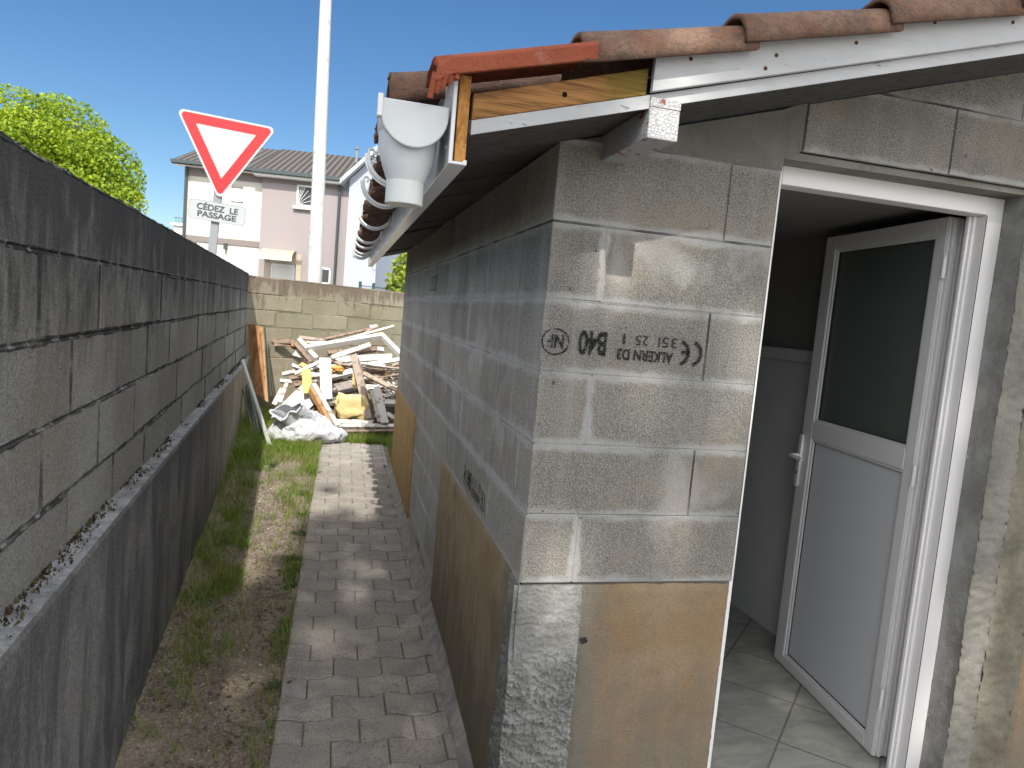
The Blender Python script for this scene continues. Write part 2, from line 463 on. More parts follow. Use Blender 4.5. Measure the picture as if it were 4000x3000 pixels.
# ================================================================== SHED
AK = 0.0115        # the side wall and eaves run slightly out of square
P_ = 0.2019
SLOPE = 0.285
def roofz(x): return 1.02 + SLOPE * x
shed = empty('shed', (0, 0, -1.0), 'small grey concrete block shed with clay tile roof and open white door', 'shed')
L_SIDE = 4.58
def clip_roof(o, inset=0.0, ax=0.0):
    bm = bmesh.new(); bm.from_mesh(o.data)
    bmesh.ops.bisect_plane(bm, geom=bm.verts[:] + bm.edges[:] + bm.faces[:], plane_co=(0, 0, 1.02 - inset), plane_no=(-SLOPE, 0, 1), clear_outer=True)
    bm.to_mesh(o.data); bm.free()
# front wall
mb = MB()
fr = lambda u, v, n: (u, -n, v)
ox = 0.675
rows = [(-P_, 0, [0, .155, ox]), (0, P_, [0, .5, ox]), (P_, 2*P_, [0, .155, ox]), (2*P_, 3*P_, [0, .5, ox]),
        (3*P_, 0.813, [0, .155, ox]), (0.813, 1.035, [0, .515, ox]),
        (1.097, 1.30, [.74, 1.262, 1.772, 2.3]), (1.30, 1.50, [.74, 1.0, 1.51, 2.02, 2.5]), (1.50, 1.72, [1.6, 2.0, 2.5])]
block_wall(mb, fr, rows, seed=5, dep=.0012, bev=.003, wob=.0008)
front = mb.build('front_wall', M['block'], shed)
clip_roof(front)
# side wall, outside face (faces -x)
mb = MB()
sd = lambda u, v, n: (AK * u - n, u, v)
def js(a0, n=10, p=.512): return [0] + [x for x in [a0 + p * k for k in range(n)] if 0.1 < x < L_SIDE - .1] + [L_SIDE]
rows = [(-P_*4-.2, -P_*4, js(.66)), (-P_*4, -P_*3, js(.50)), (-P_*3, -P_*2, js(.66)), (-P_*2, -P_, js(.50)), (-P_, 0, js(.50)), (0, P_, js(.15)), (P_, 2*P_, js(.52)), (2*P_, 3*P_, js(.15)),
        (3*P_, .813, js(.33)), (.813, 1.03, js(.34))]
block_wall(mb, sd, rows, seed=9, dep=.0012, bev=.003, wob=.0008)
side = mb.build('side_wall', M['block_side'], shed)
clip_roof(side, 0.002)
# wall cores, reveals, room
mb = MB()
def core(x0, x1, y0, y1, z0, z1): mb.box(x0, x1, y0, y1, z0, z1)
mb.shape([(.009, .008, -1.2), (.15, .008, -1.2), (.15, L_SIDE - .004, -1.2), (.009 + AK * L_SIDE, L_SIDE - .004, -1.2), (.009, .008, 1.0), (.15, .008, 1.0), (.15, L_SIDE - .004, 1.0), (.009 + AK * L_SIDE, L_SIDE - .004, 1.0)], BOXF)           # side wall (inner face x=.15)
core(0.15, ox - .001, 0.008, 0.16, -1.2, 1.03)         # front pier left of the door
core(1.602, 2.5, 0.008, 0.16, -1.2, 1.098)
core(0.15, 2.5, L_SIDE - .15, L_SIDE, -1.2, 1.05)
core(0.68, 2.5, 0.006, 0.16, 1.1, 1.19)                # lintel
core(1.2, 2.5, 0.006, 0.16, 1.19, 1.34)
o = mb.build('wall_core', M['mortar_dark'], shed)
o.scale = (1, 1, 1)
# smooth lintel patch
mb = MB()
def patch(mb, pts, y0, y1, m=0, jit=0.0, seed=0):
    """polygon in the front plane (x, z) extruded y0..y1, edges jittered"""
    r = random.Random(seed); out = []
    for (a, b) in zip(pts, pts[1:] + pts[:1]):
        n = max(1, int(math.dist(a, b) / 0.012)) if jit else 1
        for k in range(n):
            t = k / n
            out.append((a[0] + (b[0]-a[0]) * t + r.uniform(-jit, jit), a[1] + (b[1]-a[1]) * t + r.uniform(-jit, jit)))
    n = len(out)
    v = [(x, y0, z) for x, z in out] + [(x, y1, z) for x, z in out]
    mb.shape(v, [tuple(range(n)), tuple(reversed(range(n, 2*n)))] + [(k, (k+1) % n, n + (k+1) % n, n + k) for k in range(n)], m)
patch(mb, [(0.01, 1.034), (.20, 1.036), (.36, 1.034), (.679, 1.033), (.683, 1.07), (.735, 1.096), (.739, 1.24), (.66, 1.205), (.3, 1.10), (.05, 1.032)], 0.003, 0.05, jit=0.0)
mb.build('lintel_patch', M['lintel_concrete'], shed)
mb = MB()
patch(mb, [(.679, 1.072), (1.60, 1.0785), (1.60, 1.096), (.735, 1.0945), (.69, 1.085)], 0.012, 0.10)
mb.build('lintel_mortar_bed', M['mortar_dark'], shed)
# plaster skin on the front, below the block courses
def skin(name, mat, pos, u0, u1, v0, v1, thick=0.007, jit=0.004, seed=1, notch=None):
    r = random.Random(seed)
    m_ = MB(); du = 0.02
    nu = int((u1-u0)/du); nv = int((v1-v0)/du)
    cols = []
    for i in range(nu + 1):
        for j in range(nv + 1):
            u = u0 + (u1-u0)*i/nu; v = v0 + (v1-v0)*j/nv; n = thick + 0.0015 * nz(u*9, v*9, seed)
            e = i in (0, nu) or j == nv
            if i in (0, nu): u += r.uniform(-jit, jit) + jit * 1.5 * nz(v * 14, seed)
            if j == nv: v += r.uniform(-jit, jit) * .6
            cols.append(pos(u, v, n if not e else thick * 0.55))
    base = len(cols)
    f = [(i*(nv+1)+j, (i+1)*(nv+1)+j, (i+1)*(nv+1)+j+1, i*(nv+1)+j+1) for i in range(nu) for j in range(nv)]
    m_.shape(cols, f)
    rim = [(i*(nv+1)+nv) for i in range(nu+1)]
    for chain in (rim, [j for j in range(nv+1)], [nu*(nv+1)+j for j in range(nv+1)]):
        for a, b in zip(chain[:-1], chain[1:]):
            pa, pb = Vector(cols[a]), Vector(cols[b])
            q = Vector(pos(0, 0, 0)) - Vector(pos(0, 0, thick * 1.3))
            m_.face([pa, pb, pb + q, pa + q])
    return m_.build(name, mat, shed)
skin('plaster_skin', M['plaster_front'], fr, .185, .664, -1.05, -.208, seed=3)
skin('plaster_skin', M['plaster_side'], sd, .10, 1.60, -1.0, -.200, seed=4, thick=.008)
skin('plaster_skin', M['plaster_far'], sd, 2.89, L_SIDE - .005, -1.0, -.188, seed=8, thick=.010)
# screw hole blot on plaster
mb = MB(); r_ = random.Random(2)
c = (0.206, -0.374)
ring = [(c[0] + .0115 * (1 + .25 * r_.uniform(-1, 1)) * math.cos(t), c[1] + .011 * (1 + .25 * r_.uniform(-1, 1)) * math.sin(t)) for t in [k * math.pi / 9 for k in range(18)]]
mb.face([(x, -.0098, z) for x, z in ring]); mb.build('filler_blot', plain('dark_filler', (0.03, 0.032, 0.028), .9, .1, .3, 60, .002), shed, recalc=False)
# rough rendered corner below the blocks
def rough_grid(name, mat, pos, u0, u1, v0, v1, step, amp, seed, zone=None):
    m_ = MB(); nu = max(2, int((u1-u0)/step)); nv = max(2, int((v1-v0)/step)); vs = []
    for i in range(nu + 1):
        for j in range(nv + 1):
            u = u0 + (u1-u0)*i/nu; v = v0 + (v1-v0)*j/nv
            a = 1.0 if zone is None else zone(u, v)
            h = (abs(nz(u*14, v*24, seed)) * 1.1 + (.5 - abs(nz(u*38, v*60, seed+3))) * .9 + abs(nz(u*85, v*110, seed)) * .8 + nz(u*190, v*230, seed) * .35 + nz(u*5, v*5, seed) * .8)
            vs.append(pos(u, v, 0.002 + amp * a * h))
    m_.shape(vs, [(i*(nv+1)+j, (i+1)*(nv+1)+j, (i+1)*(nv+1)+j+1, i*(nv+1)+j+1) for i in range(nu) for j in range(nv)])
    return m_.build(name, mat, shed, smooth=True)
zn = lambda u, v: min(1.0, max(0.22, (-v - .36) / .12 + .2 * nz(u*20, v*9)))
rough_grid('rough_corner_render', M['mortar'], fr, -.017, .19, -1.05, -.206, .0032, .019, 11, zn)
rough_grid('rough_corner_render', M['mortar'], lambda u, v, n: (AK*u - n, u, v), -.010, .112, -1.05, -.206, .0038, .014, 15, zn)
# right of the door
rough_grid('door_reveal_render', M['mortar'], lambda u, v, n: (1.596 - n, u, v), -.004, .20, -1.05, 1.096, .011, .003, 21)
rough_grid('column_render', M['mortar_dark'], fr, 1.588, 1.70, -1.05, 1.096, .008, .007, 23)
rough_grid('column_render', smooth_mortar('column_concrete', (0.14, 0.13, 0.10), (0.24, 0.22, 0.17), 7, .004, .6), fr, 1.695, 1.86, -1.05, 1.096, .01, .008, 27)
skin('plaster_skin', M['plaster_front'], fr, 1.855, 2.5, -1.05, 0.05, seed=13, thick=.012)
rough_grid('column_render', M['mortar_dark'], fr, 1.855, 2.5, .04, 1.096, .02, .004, 31)
# ---- room inside
int_wall = plain('room_wall_paint', (0.52, 0.53, 0.53), .7, .3, .12, 5)
int_dark = NM('ribbed_dark_panel', .7, .3)
rb = int_dark.noise(30, 2, int_dark.co(0.01, 1, 0.01)); int_dark.color(int_dark.mix(rb, (0.17, 0.165, 0.16), (0.25, 0.24, 0.23))); int_dark = int_dark.mat
mb = MB()
mb.box(1.775, 1.80, .16, L_SIDE - .15, -1.02, .44, 0)
mb.build('room_wall', int_wall, shed)
mb = MB(); mb.box(1.785, 1.80, .16, L_SIDE - .15, .50, 1.10, 0); mb.build('wall_panelling', int_dark, shed)
mb = MB(); mb.box(1.745, 1.80, .16, L_SIDE - .15, .44, .502, 0); mb.build('wall_ledge', int_wall, shed, bevel=.004)
mb = MB(); mb.box(.14, 1.82, .16, L_SIDE - .14, 1.075, 1.10, 0); mb.build('ceiling', int_dark, shed)
def floor_tile_mat():
    m = NM('room_floor_tiles', 0.32, 0.5)
    rot = m.n.new('ShaderNodeMapping'); rot.inputs['Rotation'].default_value = (0, 0, math.radians(-45))
    m.l.new(m.co(), rot.inputs[0]); v = rot.outputs[0]
    s = m.sep(v)
    ts = 0.347
    # rotating by -45 deg: x' = (x+y)/sqrt2, y' = (y-x)/sqrt2
    fx = m.math('FRACT', m.math('DIVIDE', m.math('SUBTRACT', s[0], 1.103), ts)); fy = m.math('FRACT', m.math('DIVIDE', m.math('ADD', s[1], 0.246), ts))
    ex = m.math('MINIMUM', fx, m.math('SUBTRACT', 1.0, fx)); ey = m.math('MINIMUM', fy, m.math('SUBTRACT', 1.0, fy))
    e = m.math('MINIMUM', ex, ey)
    g = m.ss(e, 0.008, 0.016, 1, 0)
    c = m.mix(m.ss(m.noise(6, 6, m.co(1, 2.4, 1), dist=1.0), .3, .7), (0.25, 0.255, 0.23), (0.37, 0.365, 0.33))
    c = m.mix(m.ss(m.noise(60, 2, m.co(1, 4, 1)), .62, .7, 0, .5), c, (0.15, 0.14, 0.12))
    c = m.mix(g, c, (0.17, 0.17, 0.16))
    m.color(c); m.bump(m.mul(g, -1), .002); m.put(m.b.inputs['Roughness'], m.add(.3, m.mul(g, .5)))
    return m.mat
mb = MB(); mb.box(.14, 1.82, 0.05, L_SIDE - .14, -1.06, -.99, 0)
mb.box(.68, 1.596, -.02, .05, -1.06, -.993, 0)
mb.build('room_floor', floor_tile_mat(), shed)
# ---- door frame and door
mb = MB()
mb.box(.675, .741, .09, .155, -.99, 1.077)
mb.box(1.527, 1.594, .09, .155, -.99, 1.077)
mb.box(.741, 1.527, .09, .155, 1.018, 1.077)
mb.box(1.515, 1.527, .125, .15, -.99, 1.018); mb.box(1.505, 1.515, .135, .15, -.99, 1.018)
mb.box(.741, .753, .125, .15, -.99, 1.018)
mb.box(1.535, 1.585, .155, .17, -.99, 1.05)
frame = mb.build('door_frame', M['door_pvc'], shed, bevel=.003)
mb = MB(); mb.box(.672, .6755, .03, .09, -.99, 1.05); mb.box(1.5945, 1.599, .086, .092, -.99, 1.07); mb.build('sealant_bead', plain('white_sealant', (.7, .7, .7), .5, .3), shed)
A2 = Vector((1.511, .225, 0)); D2 = Vector((.102, .772, 0)).normalized(); N2 = Vector((D2.y, -D2.x, 0))   # N2 points +x (room side away from camera)
N2 = -N2 if N2.x > 0 else N2        # face towards the camera (-x)
def leafbox(mb_, s0, s1, n0, n1, z0, z1):
    v = []
    for z in (z0, z1):
        for s, n in ((s0, n0), (s1, n0), (s1, n1), (s0, n1)):
            p = A2 + D2 * s + N2 * n; v.append((p.x, p.y, z))
    mb_.shape(v, BOXF)
mb = MB()
leafbox(mb, 0.0, .055, -.06, 0, -.985, 1.027)
leafbox(mb, .695, .777, -.06, 0, -.985, 1.027)
leafbox(mb, .055, .695, -.06, 0, .965, 1.027)
leafbox(mb, .055, .695, -.06, 0, .105, .188)
leafbox(mb, .055, .695, -.06, 0, -.985, -.935)
door = mb.build('door', M['door_pvc'], shed, bevel=.004)
mb = MB()   # glazing beads
for z0, z1 in ((.188, .965), (-.935, .105)):
    leafbox(mb, .055, .066, -.03, -.006, z0, z1); leafbox(mb, .682, .695, -.03, -.006, z0, z1)
    leafbox(mb, .066, .682, -.03, -.006, z0, z0 + .011); leafbox(mb, .066, .682, -.03, -.006, z1 - .011, z1)
def under(o, p):
    return o
bead = mb.build('glazing_bead', plain('bead_pvc', (.68, .70, .72), .3, .5, .03), door, bevel=.002)
glass = NM('dark_frosted_glass', .30, .5); gf = glass.noise(3, 3)
glass.color(glass.mix(gf, (0.075, 0.095, 0.085), (0.11, 0.13, 0.118))); glass = glass.mat
mb = MB(); leafbox(mb, .062, .688, -.035, -.022, .19, .962); mb.build('glass', glass, door)
mb = MB(); leafbox(mb, .060, .690, -.04, -.018, -.934, .104); mb.build('lower_panel', M['door_panel'], door)
# hinge-side stepped profile of the leaf and frame seen edge on
mb = MB()
for k, (n0, n1, s0) in enumerate(((-.058, -.044, -.012), (-.040, -.030, -.007), (-.026, -.014, -.014), (-.010, -.002, -.006))):
    leafbox(mb, s0, .001, n0, n1, -.98, 1.02)
mb.build('edge_profile', M['door_pvc'], door, bevel=.0015)
for k in range(3):
    mb = MB(); z = (-.75, .1, .85)[k]
    a = A2 - D2 * .014 + N2 * .004
    mb.tube([(a.x, a.y, z - .04), (a.x, a.y, z + .04)], .0075, 10)
    mb.build('hinge', M['door_pvc'], door, smooth=False)
gask = plain('black_gasket', (.02, .02, .022), .6, .3)
mb = MB()
for z0, z1 in ((.199, .954), (-.924, .094)):
    for a_ in ((.066, .0685, z0, z1), (.6795, .682, z0, z1), (.066, .682, z0, z0 + .0025), (.066, .682, z1 - .0025, z1)):
        leafbox(mb, a_[0], a_[1], -.03, -.0135, a_[2], a_[3])
mb.build('gasket', gask, door)
mb = MB(); mb.box(1.5115, 1.5145, .151, .1535, -.98, 1.01); mb.box(1.5272, 1.5295, .0885, .0895, -.98, 1.015); mb.build('frame_gasket', gask, shed)
mb = MB()
def lp(s, n, z): p = A2 + D2 * s + N2 * n; return Vector((p.x, p.y, z))
pl = []
for t in [k * math.pi / 8 for k in range(9)]: pl.append((.762 - .0 + .013 * math.cos(t), .100 + .013 * math.sin(t)))
for t in [math.pi + k * math.pi / 8 for k in range(9)]: pl.append((.762 + .013 * math.cos(t), -.122 + .013 * math.sin(t)))
n = len(pl)
mb.shape([lp(s, .001, z) for s, z in pl] + [lp(s, .012, z) for s, z in pl], [tuple(range(n)), tuple(reversed(range(n, 2*n)))] + [(k, (k+1) % n, n+(k+1) % n, n+k) for k in range(n)])
mb.tube([lp(.762, .01, .012), lp(.762, .045, .012), lp(.752, .056, .012), lp(.70, .058, .013), lp(.655, .054, .011)], [.010, .009, .009, .0095, .008], 10)
mb.tube([lp(.762, .011, -.068), lp(.762, .0135, -.068)], .008, 12, 1)
hd_ = mb.build('handle', [plain('handle_white', (.72, .73, .74), .25, .5), plain('keyhole_steel', (.12, .12, .12), .4, .5, metal=.8)], door, bevel=.0015)

# ---- roof timber and trim
def skx(x, y): return x + .0125 * y
def skbox(mb_, x0, x1, y0, y1, z0, z1, m=0):
    v = [(skx(x, y), y, z) for z in (z0, z1) for x, y in ((x0,y0),(x1,y0),(x1,y1),(x0,y1))]
    mb_.shape(v, BOXF, m)
Y0R, Y1R = -.28, 4.70
XR = 3.2
mb = MB(); y = Y0R; r_ = random.Random(4); first = True     # soffit planks across the eaves, edges white at the verge
for yy in [Y0R, .16, .52, .85, 1.23, 1.60, 1.95, 2.31, 2.78, 3.2, 3.65, 4.09, Y1R]:
    if yy == Y0R: continue
    dz = 0.0 if first else (r_.choice((0.0, .010, .004, .013)))
    v = []
    for x in (-.293, XR):
        for (a, b) in ((y, 0), (yy - .004, 0), (yy - .004, .03), (y, .03)):
            v.append((skx(x, a), a, .936 + .289 * (x + .293) + b + dz))
    mb.shape(v, [(0,1,2,3),(7,6,5,4),(0,4,5,1),(1,5,6,2),(2,6,7,3),(3,7,4,0)], 0)
    y = yy; first = False
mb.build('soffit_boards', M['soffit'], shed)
mb = MB()
def slopebar(mb_, x0, x1, y0, y1, zb0, zt0, zb1, zt1, m=0, n=1):
    for k in range(n):
        a, b = k / n, (k + 1) / n
        xa, xb = x0 + (x1-x0)*a, x0 + (x1-x0)*b
        l = lambda p, q, t: p + (q-p)*t
        v = [(xa,y0,l(zb0,zb1,a)),(xb,y0,l(zb0,zb1,b)),(xb,y1,l(zb0,zb1,b)),(xa,y1,l(zb0,zb1,a)),(xa,y0,l(zt0,zt1,a)),(xb,y0,l(zt0,zt1,b)),(xb,y1,l(zt0,zt1,b)),(xa,y1,l(zt0,zt1,a))]
        mb_.shape(v, BOXF, m)
slopebar(mb, -.291, XR, -.286, -.2805, .934, .9645, .934 + .289*(XR+.291), .9645 + .289*(XR+.291))
mb.build('soffit_edge_strip', M['white_paint'], shed)
mb = MB(); slopebar(mb, -.291, .112, -.284, -.235, .966, 1.022, 1.0825, 1.143); mb.build('bare_rafter', M['rafter_wood'], shed, bevel=.003)
mb = MB(); mb.tube([(-.085, -.2855, 1.052), (-.085, -.2835, 1.052)], .006, 12); mb.build('nail_hole', plain('hole_dark', (.01, .008, .006), .9, .1), shed)
mb = MB(); slopebar(mb, .118, XR, -.302, -.2862, 1.086, 1.186, 1.086 + .285*(XR-.118), 1.186 + .285*(XR-.118)); mb.build('barge_board', M['white_paint'], shed, bevel=.002)
rust = plain('rusty_nail', (.09, .035, .018), .9, .2, .4, 200)
for x, dz in ((.205, .062), (.425, .045), (.40, .018), (.64, .05), (.86, .075), (1.10, .05)):
    mb = MB(); z = 1.086 + .285*(x-.118) + dz; rr = .0048
    mb.tube([(x, -.3035, z), (x, -.301, z)], rr, 9); mb.build('nail_head', rust, shed)
mb = MB(); mb.box(.121, .198, -.292, .15, .986, 1.0565); mb.build('purlin_end', M['white_paint_cracked'], shed, bevel=.003)
mb = MB(); mb.box(.121, .198, -.2915, -.284, 1.0575, 1.078); mb.build('purlin_cap', M['white_paint_cracked'], shed)
mb = MB(); mb.box(.02, 3.0, -.20, -.12, 1.16, 1.162) ; 
mb = MB(); skbox(mb, -.3195, -.2945, Y0R - .002, Y1R, .8735, 1.058); mb.build('fascia_board', M['fascia_wood'], shed, bevel=.002)
mb = MB()
prof = [(-.333, .866), (-.333, 1.064), (-.3245, 1.064), (-.3245, .8722), (-.303, .8722), (-.2985, .877), (-.2925, .877), (-.2925, .866)]
for ya, yb in ((Y0R - .012, 1.90), (1.904, Y1R + .01)):
    n = len(prof)
    v = [(skx(x, ya), ya, z) for x, z in prof] + [(skx(x, yb), yb, z) for x, z in prof]
    mb.shape(v, [tuple(range(n)), tuple(reversed(range(n, 2*n)))] + [(k, (k+1) % n, n+(k+1) % n, n+k) for k in range(n)])
mb.build('fascia_cladding', M['pvc'], shed, bevel=.001)
screw = plain('fascia_screw', (.55, .56, .58), .35, .5)
for (yy, zz) in ((-.25, 1.02), (-.25, .975), (-.24, .91), (.35, 1.03), (.35, .93)):
    mb = MB(); mb.tube([(skx(-.333, yy), yy, zz), (skx(-.3365, yy), yy, zz)], .004, 8); mb.build('screw', screw, shed)
# ---- gutter brackets
def bracket(yy):
    mb_ = MB(); cx, cz, R_ = skx(-.4115, yy), .982, .0775
    pts = []
    for k in range(25):
        t = math.radians(4) - k * math.radians(186) / 24
        pts.append((cx + R_ * math.cos(t), cz + R_ * math.sin(t)))
    for k in range(1, 12):       # curl at the outer lip
        t = math.radians(180) - k * math.radians(255) / 11
        c2 = (pts[24][0] + .0085, pts[24][1] + .004)
        pts.append((c2[0] + .0085 * math.cos(t), c2[1] + .0085 * math.sin(t) + .002))
    w = .011; th = .0045
    v = []; n = len(pts)
    for i, (x, z) in enumerate(pts):
        a = pts[max(0, i-1)]; b = pts[min(n-1, i+1)]
        tx, tz = b[0]-a[0], b[1]-a[1]; l = math.hypot(tx, tz); nx, nz_ = -tz/l, tx/l
        t2 = th if i < 25 else .0025
        for sy, sn in ((-w, -t2), (w, -t2), (w, t2), (-w, t2)): v.append((x + nx*sn, yy + sy, z + nz_*sn))
    f = [(0,1,2,3), tuple(4*(n-1) + k for k in (3,2,1,0))]
    for i in range(n-1):
        for k in range(4): f.append((4*i+k, 4*i+(k+1)%4, 4*i+4+(k+1)%4, 4*i+4+k))
    mb_.shape(v, f)
    # stiffening rib and fixing plate
    v = []
    for i, (x, z) in enumerate(pts[:25]):
        t = math.radians(4) - i * math.radians(186) / 24
        for rr, sy in ((R_ + .004, -.002), (R_ + .004, .002), (R_ + .0115, .002), (R_ + .0115, -.002)): v.append((cx + rr*math.cos(t), yy + sy, cz + rr*math.sin(t)))
    f = []
    for i in range(24):
        for k in range(4): f.append((4*i+k, 4*i+(k+1)%4, 4*i+4+(k+1)%4, 4*i+4+k))
    mb_.shape(v, f)
    mb_.box(skx(-.3405, yy), skx(-.3335, yy), yy - .012, yy + .012, .925, 1.0)
    return mb_.build('gutter_bracket', M['pvc'], shed)
for yy in (.33, .82, 1.65, 2.55, 3.0, 3.60, 3.98, 4.25): bracket(yy)
# ---- gutter outlet with end cap
mb = MB()
cxo, cyo = -.4145, -.20
capv = []
N = 20
top = .985
def darc(rw, rh, k): t = math.pi + math.pi * k / N; return (cxo + rw * math.cos(t), top - .022 + rh * math.sin(t) if True else 0)
prof = [(cxo - .0735, top), ] + [darc(.0735, .073, k) for k in range(N + 1)] + [(cxo + .0735, top)]
n = len(prof)
mb.shape([(x, -.283, z) for x, z in prof] + [(x, -.270, z) for x, z in prof], [tuple(range(n)), tuple(reversed(range(n, 2*n)))] + [(k, (k+1) % n, n+(k+1) % n, n+k) for k in range(n)])
mb.build('gutter_end_cap', M['pvc_grey'], shed, bevel=.003)
mb = MB()
prof2 = [(cxo + (x-cxo)*.95, z if abs(z-top) < 1e-6 else top + (z-top)*.95) for x, z in prof]
prof3 = [(cxo + (x-cxo)*.90, z if abs(z-top) < 1e-6 else top + (z-top)*.90) for x, z in prof]
for pr_ in (prof2,):
    v = [(x, -.270, z) for x, z in pr_] + [(x, -.11, z) for x, z in pr_] + [(x, -.270, z) for x, z in prof3] + [(x, -.11, z) for x, z in prof3]
    f = []
    for k in range(n - 1):
        f += [(k, k+1, n+k+1, n+k), (2*n+k, 3*n+k, 3*n+k+1, 2*n+k+1), (n+k, n+k+1, 3*n+k+1, 3*n+k)]
    mb.shape(v, f)
rings = [(.066, .060, .930), (.0655, .060, .905), (.061, .057, .880), (.054, .052, .857), (.047, .047, .840), (.0425, .0425, .828), (.0415, .0415, .822)]
v = []; K = 28
for a, b, z in rings:
    for k in range(K):
        t = 2 * math.pi * k / K; v.append((cxo - .004 + a * math.cos(t), cyo - .006 + b * math.sin(t), z))
mb.shape(v, [(i*K+k, i*K+(k+1) % K, (i+1)*K+(k+1) % K, (i+1)*K+k) for i in range(len(rings)-1) for k in range(K)])
mb.build('gutter_outlet', M['pvc_grey'], shed, smooth=False)
for p in bpy.data.objects['gutter_outlet'].data.polygons: p.use_smooth = True
mb = MB()
mb.tube([(cxo - .004, cyo - .006, .8285), (cxo - .004, cyo - .006, .776)], .0425, 28)
mb.build('outlet_sleeve', M['pvc_pale'], shed, smooth=False, bevel=.002)
mb = MB()
mb.box(-.4945, -.4835, -.287, -.263, .945, .992); mb.build('end_clip', M['pvc'], shed, bevel=.002)
# ---- roof tiles
def barrel(mb_, x0, x1, yc, zb0, zb1, r0, r1, flip=1, th=.012, m=0, rnd=.5, jag=0.0, seed=0):
    K = 14; S = 8; v = []
    for s in range(S + 1):
        t = s / S; x = x0 + (x1-x0)*t; r = r0 + (r1-r0)*t; zb = zb0 + (zb1-zb0)*t
        for q in (0, 1):
            rr = r - q * th
            for k in range(K + 1):
                a = math.pi * k / K
                jx = jag * nz(k * .9 + seed, s, q) if s in (0, S) else 0
                v.append((skx(x, yc) + jx, yc - rr * math.cos(a), zb + flip * rr * math.sin(a) + .0015 * nz(x*20, k, seed)))
    W = 2 * (K + 1); f = []
    for s in range(S):
        for k in range(K):
            a = s*W + k; f.append((a, a+1, a+W+1, a+W)); b = a + K + 1; f.append((b, b+W, b+W+1, b+1))
        f.append((s*W, s*W+W, s*W+W+K+1, s*W+K+1)); f.append((s*W+K, s*W+2*K+1, s*W+W+2*K+1, s*W+W+K))
    for k in range(K):
        f.append((k, k+K+1, k+K+2, k+1)); e = S*W; f.append((e+k, e+k+1, e+k+K+2, e+k+K+1))
    mb_.shape(v, f, m, rnd)
def tz(x): return 1.112 + .286 * (x + .047)
for i in range(8):     # old verge tiles
    x0 = -.062 + .385 * i; mb = MB()
    barrel(mb, x0, x0 + .425, -.258, tz(x0), tz(x0) + .425 * .245, .088, .076, rnd=random.random() * .5, jag=.006, seed=i * 7)
    # turned-down edge with lichen lip
    barrel(mb, x0 + .004, x0 + .40, -.258, tz(x0) - .008, tz(x0) - .008 + .4*.245, .090, .079, rnd=.6, th=.016, jag=.008, seed=i) if False else None
    mb.build('verge_tile', M['tile_old'], shed, smooth=True)
mb = MB()      # newer red verge tile at the eaves, flat-topped with a side flange
def rp(x, y, dz): return (x, y, 1.040 + .262 * (x + .38) + dz)
x0, x1 = -.385, -.035
pr_ = [(-.345, -.012), (-.345, .020), (-.335, .030), (-.285, .040), (-.23, .040), (-.17, .022), (-.17, .010), (-.23, .026), (-.28, .026), (-.325, .016), (-.333, .008), (-.333, -.012)]
n = len(pr_); S = 10; v = []
for s in range(S + 1):
    x = x0 + (x1-x0)*s/S
    for k, (yy, dz) in enumerate(pr_):
        q = rp(x, yy, dz)
        if s == 0: q = (q[0] + .016 * nz(k * 1.3, 2.2) , q[1], q[2] - (.012 if k < 2 else 0))
        v.append(q)
mb.shape(v, [tuple(range(n)), tuple(S*n + k for k in reversed(range(n)))] + [(s*n+k, s*n+(k+1) % n, (s+1)*n+(k+1) % n, (s+1)*n+k) for s in range(S) for k in range(n)])
mb.build('new_verge_tile', M['tile_new'], shed, bevel=.002)
mb = MB(); r_ = random.Random(11)       # broken lip of the tile
for k in range(5):
    x = -.385 + .012 * k; mb.beam((x, -.34, 1.035), (x - .006, -.33, .985 + .012 * k), .012, .010, (1, 0, 0), rnd=.2)
mb.build('broken_tile_lip', M['tile_new'], shed)
mb = MB()
row = 0
for k in range(25):
    yc = -.065 + .198 * k
    if yc > Y1R + .1: break
    for i in range(9):
        x0 = -.435 + r_.uniform(-.018, .018) + .40 * i
        if x0 > XR: break
        if k == 0 and i == 0: x0 = -.462
        z0 = tz(x0) - .004 + (.022 if k == 0 and i == 0 else 0)
        barrel(mb, x0, x0 + .45, yc + r_.uniform(-.006, .006), z0, z0 + .45 * .25, .085 + r_.uniform(-.004, .004), .072, rnd=r_.random(), jag=.01, seed=k*9+i)
        if i < 9: barrel(mb, x0 - .02, x0 + .44, yc + .099, z0 - .004, z0 + .45*.25 - .004, .070, .080, flip=-.75, rnd=r_.random(), jag=.01, seed=k*5+i)
mb.build('roof_tiles', M['tile_old'], shed, smooth=True)
mb = MB()     # tile battens / infill above the boards, hides sky between boards and tiles
for k in range(9):
    x = -.25 + .40 * k
    mb.box(x, x + .03, Y0R + .06, Y1R, .936 + .289*(x+.293) + .055, .936 + .289*(x+.293) + .085)
mb.build('roof_battens', M['soffit'], shed)

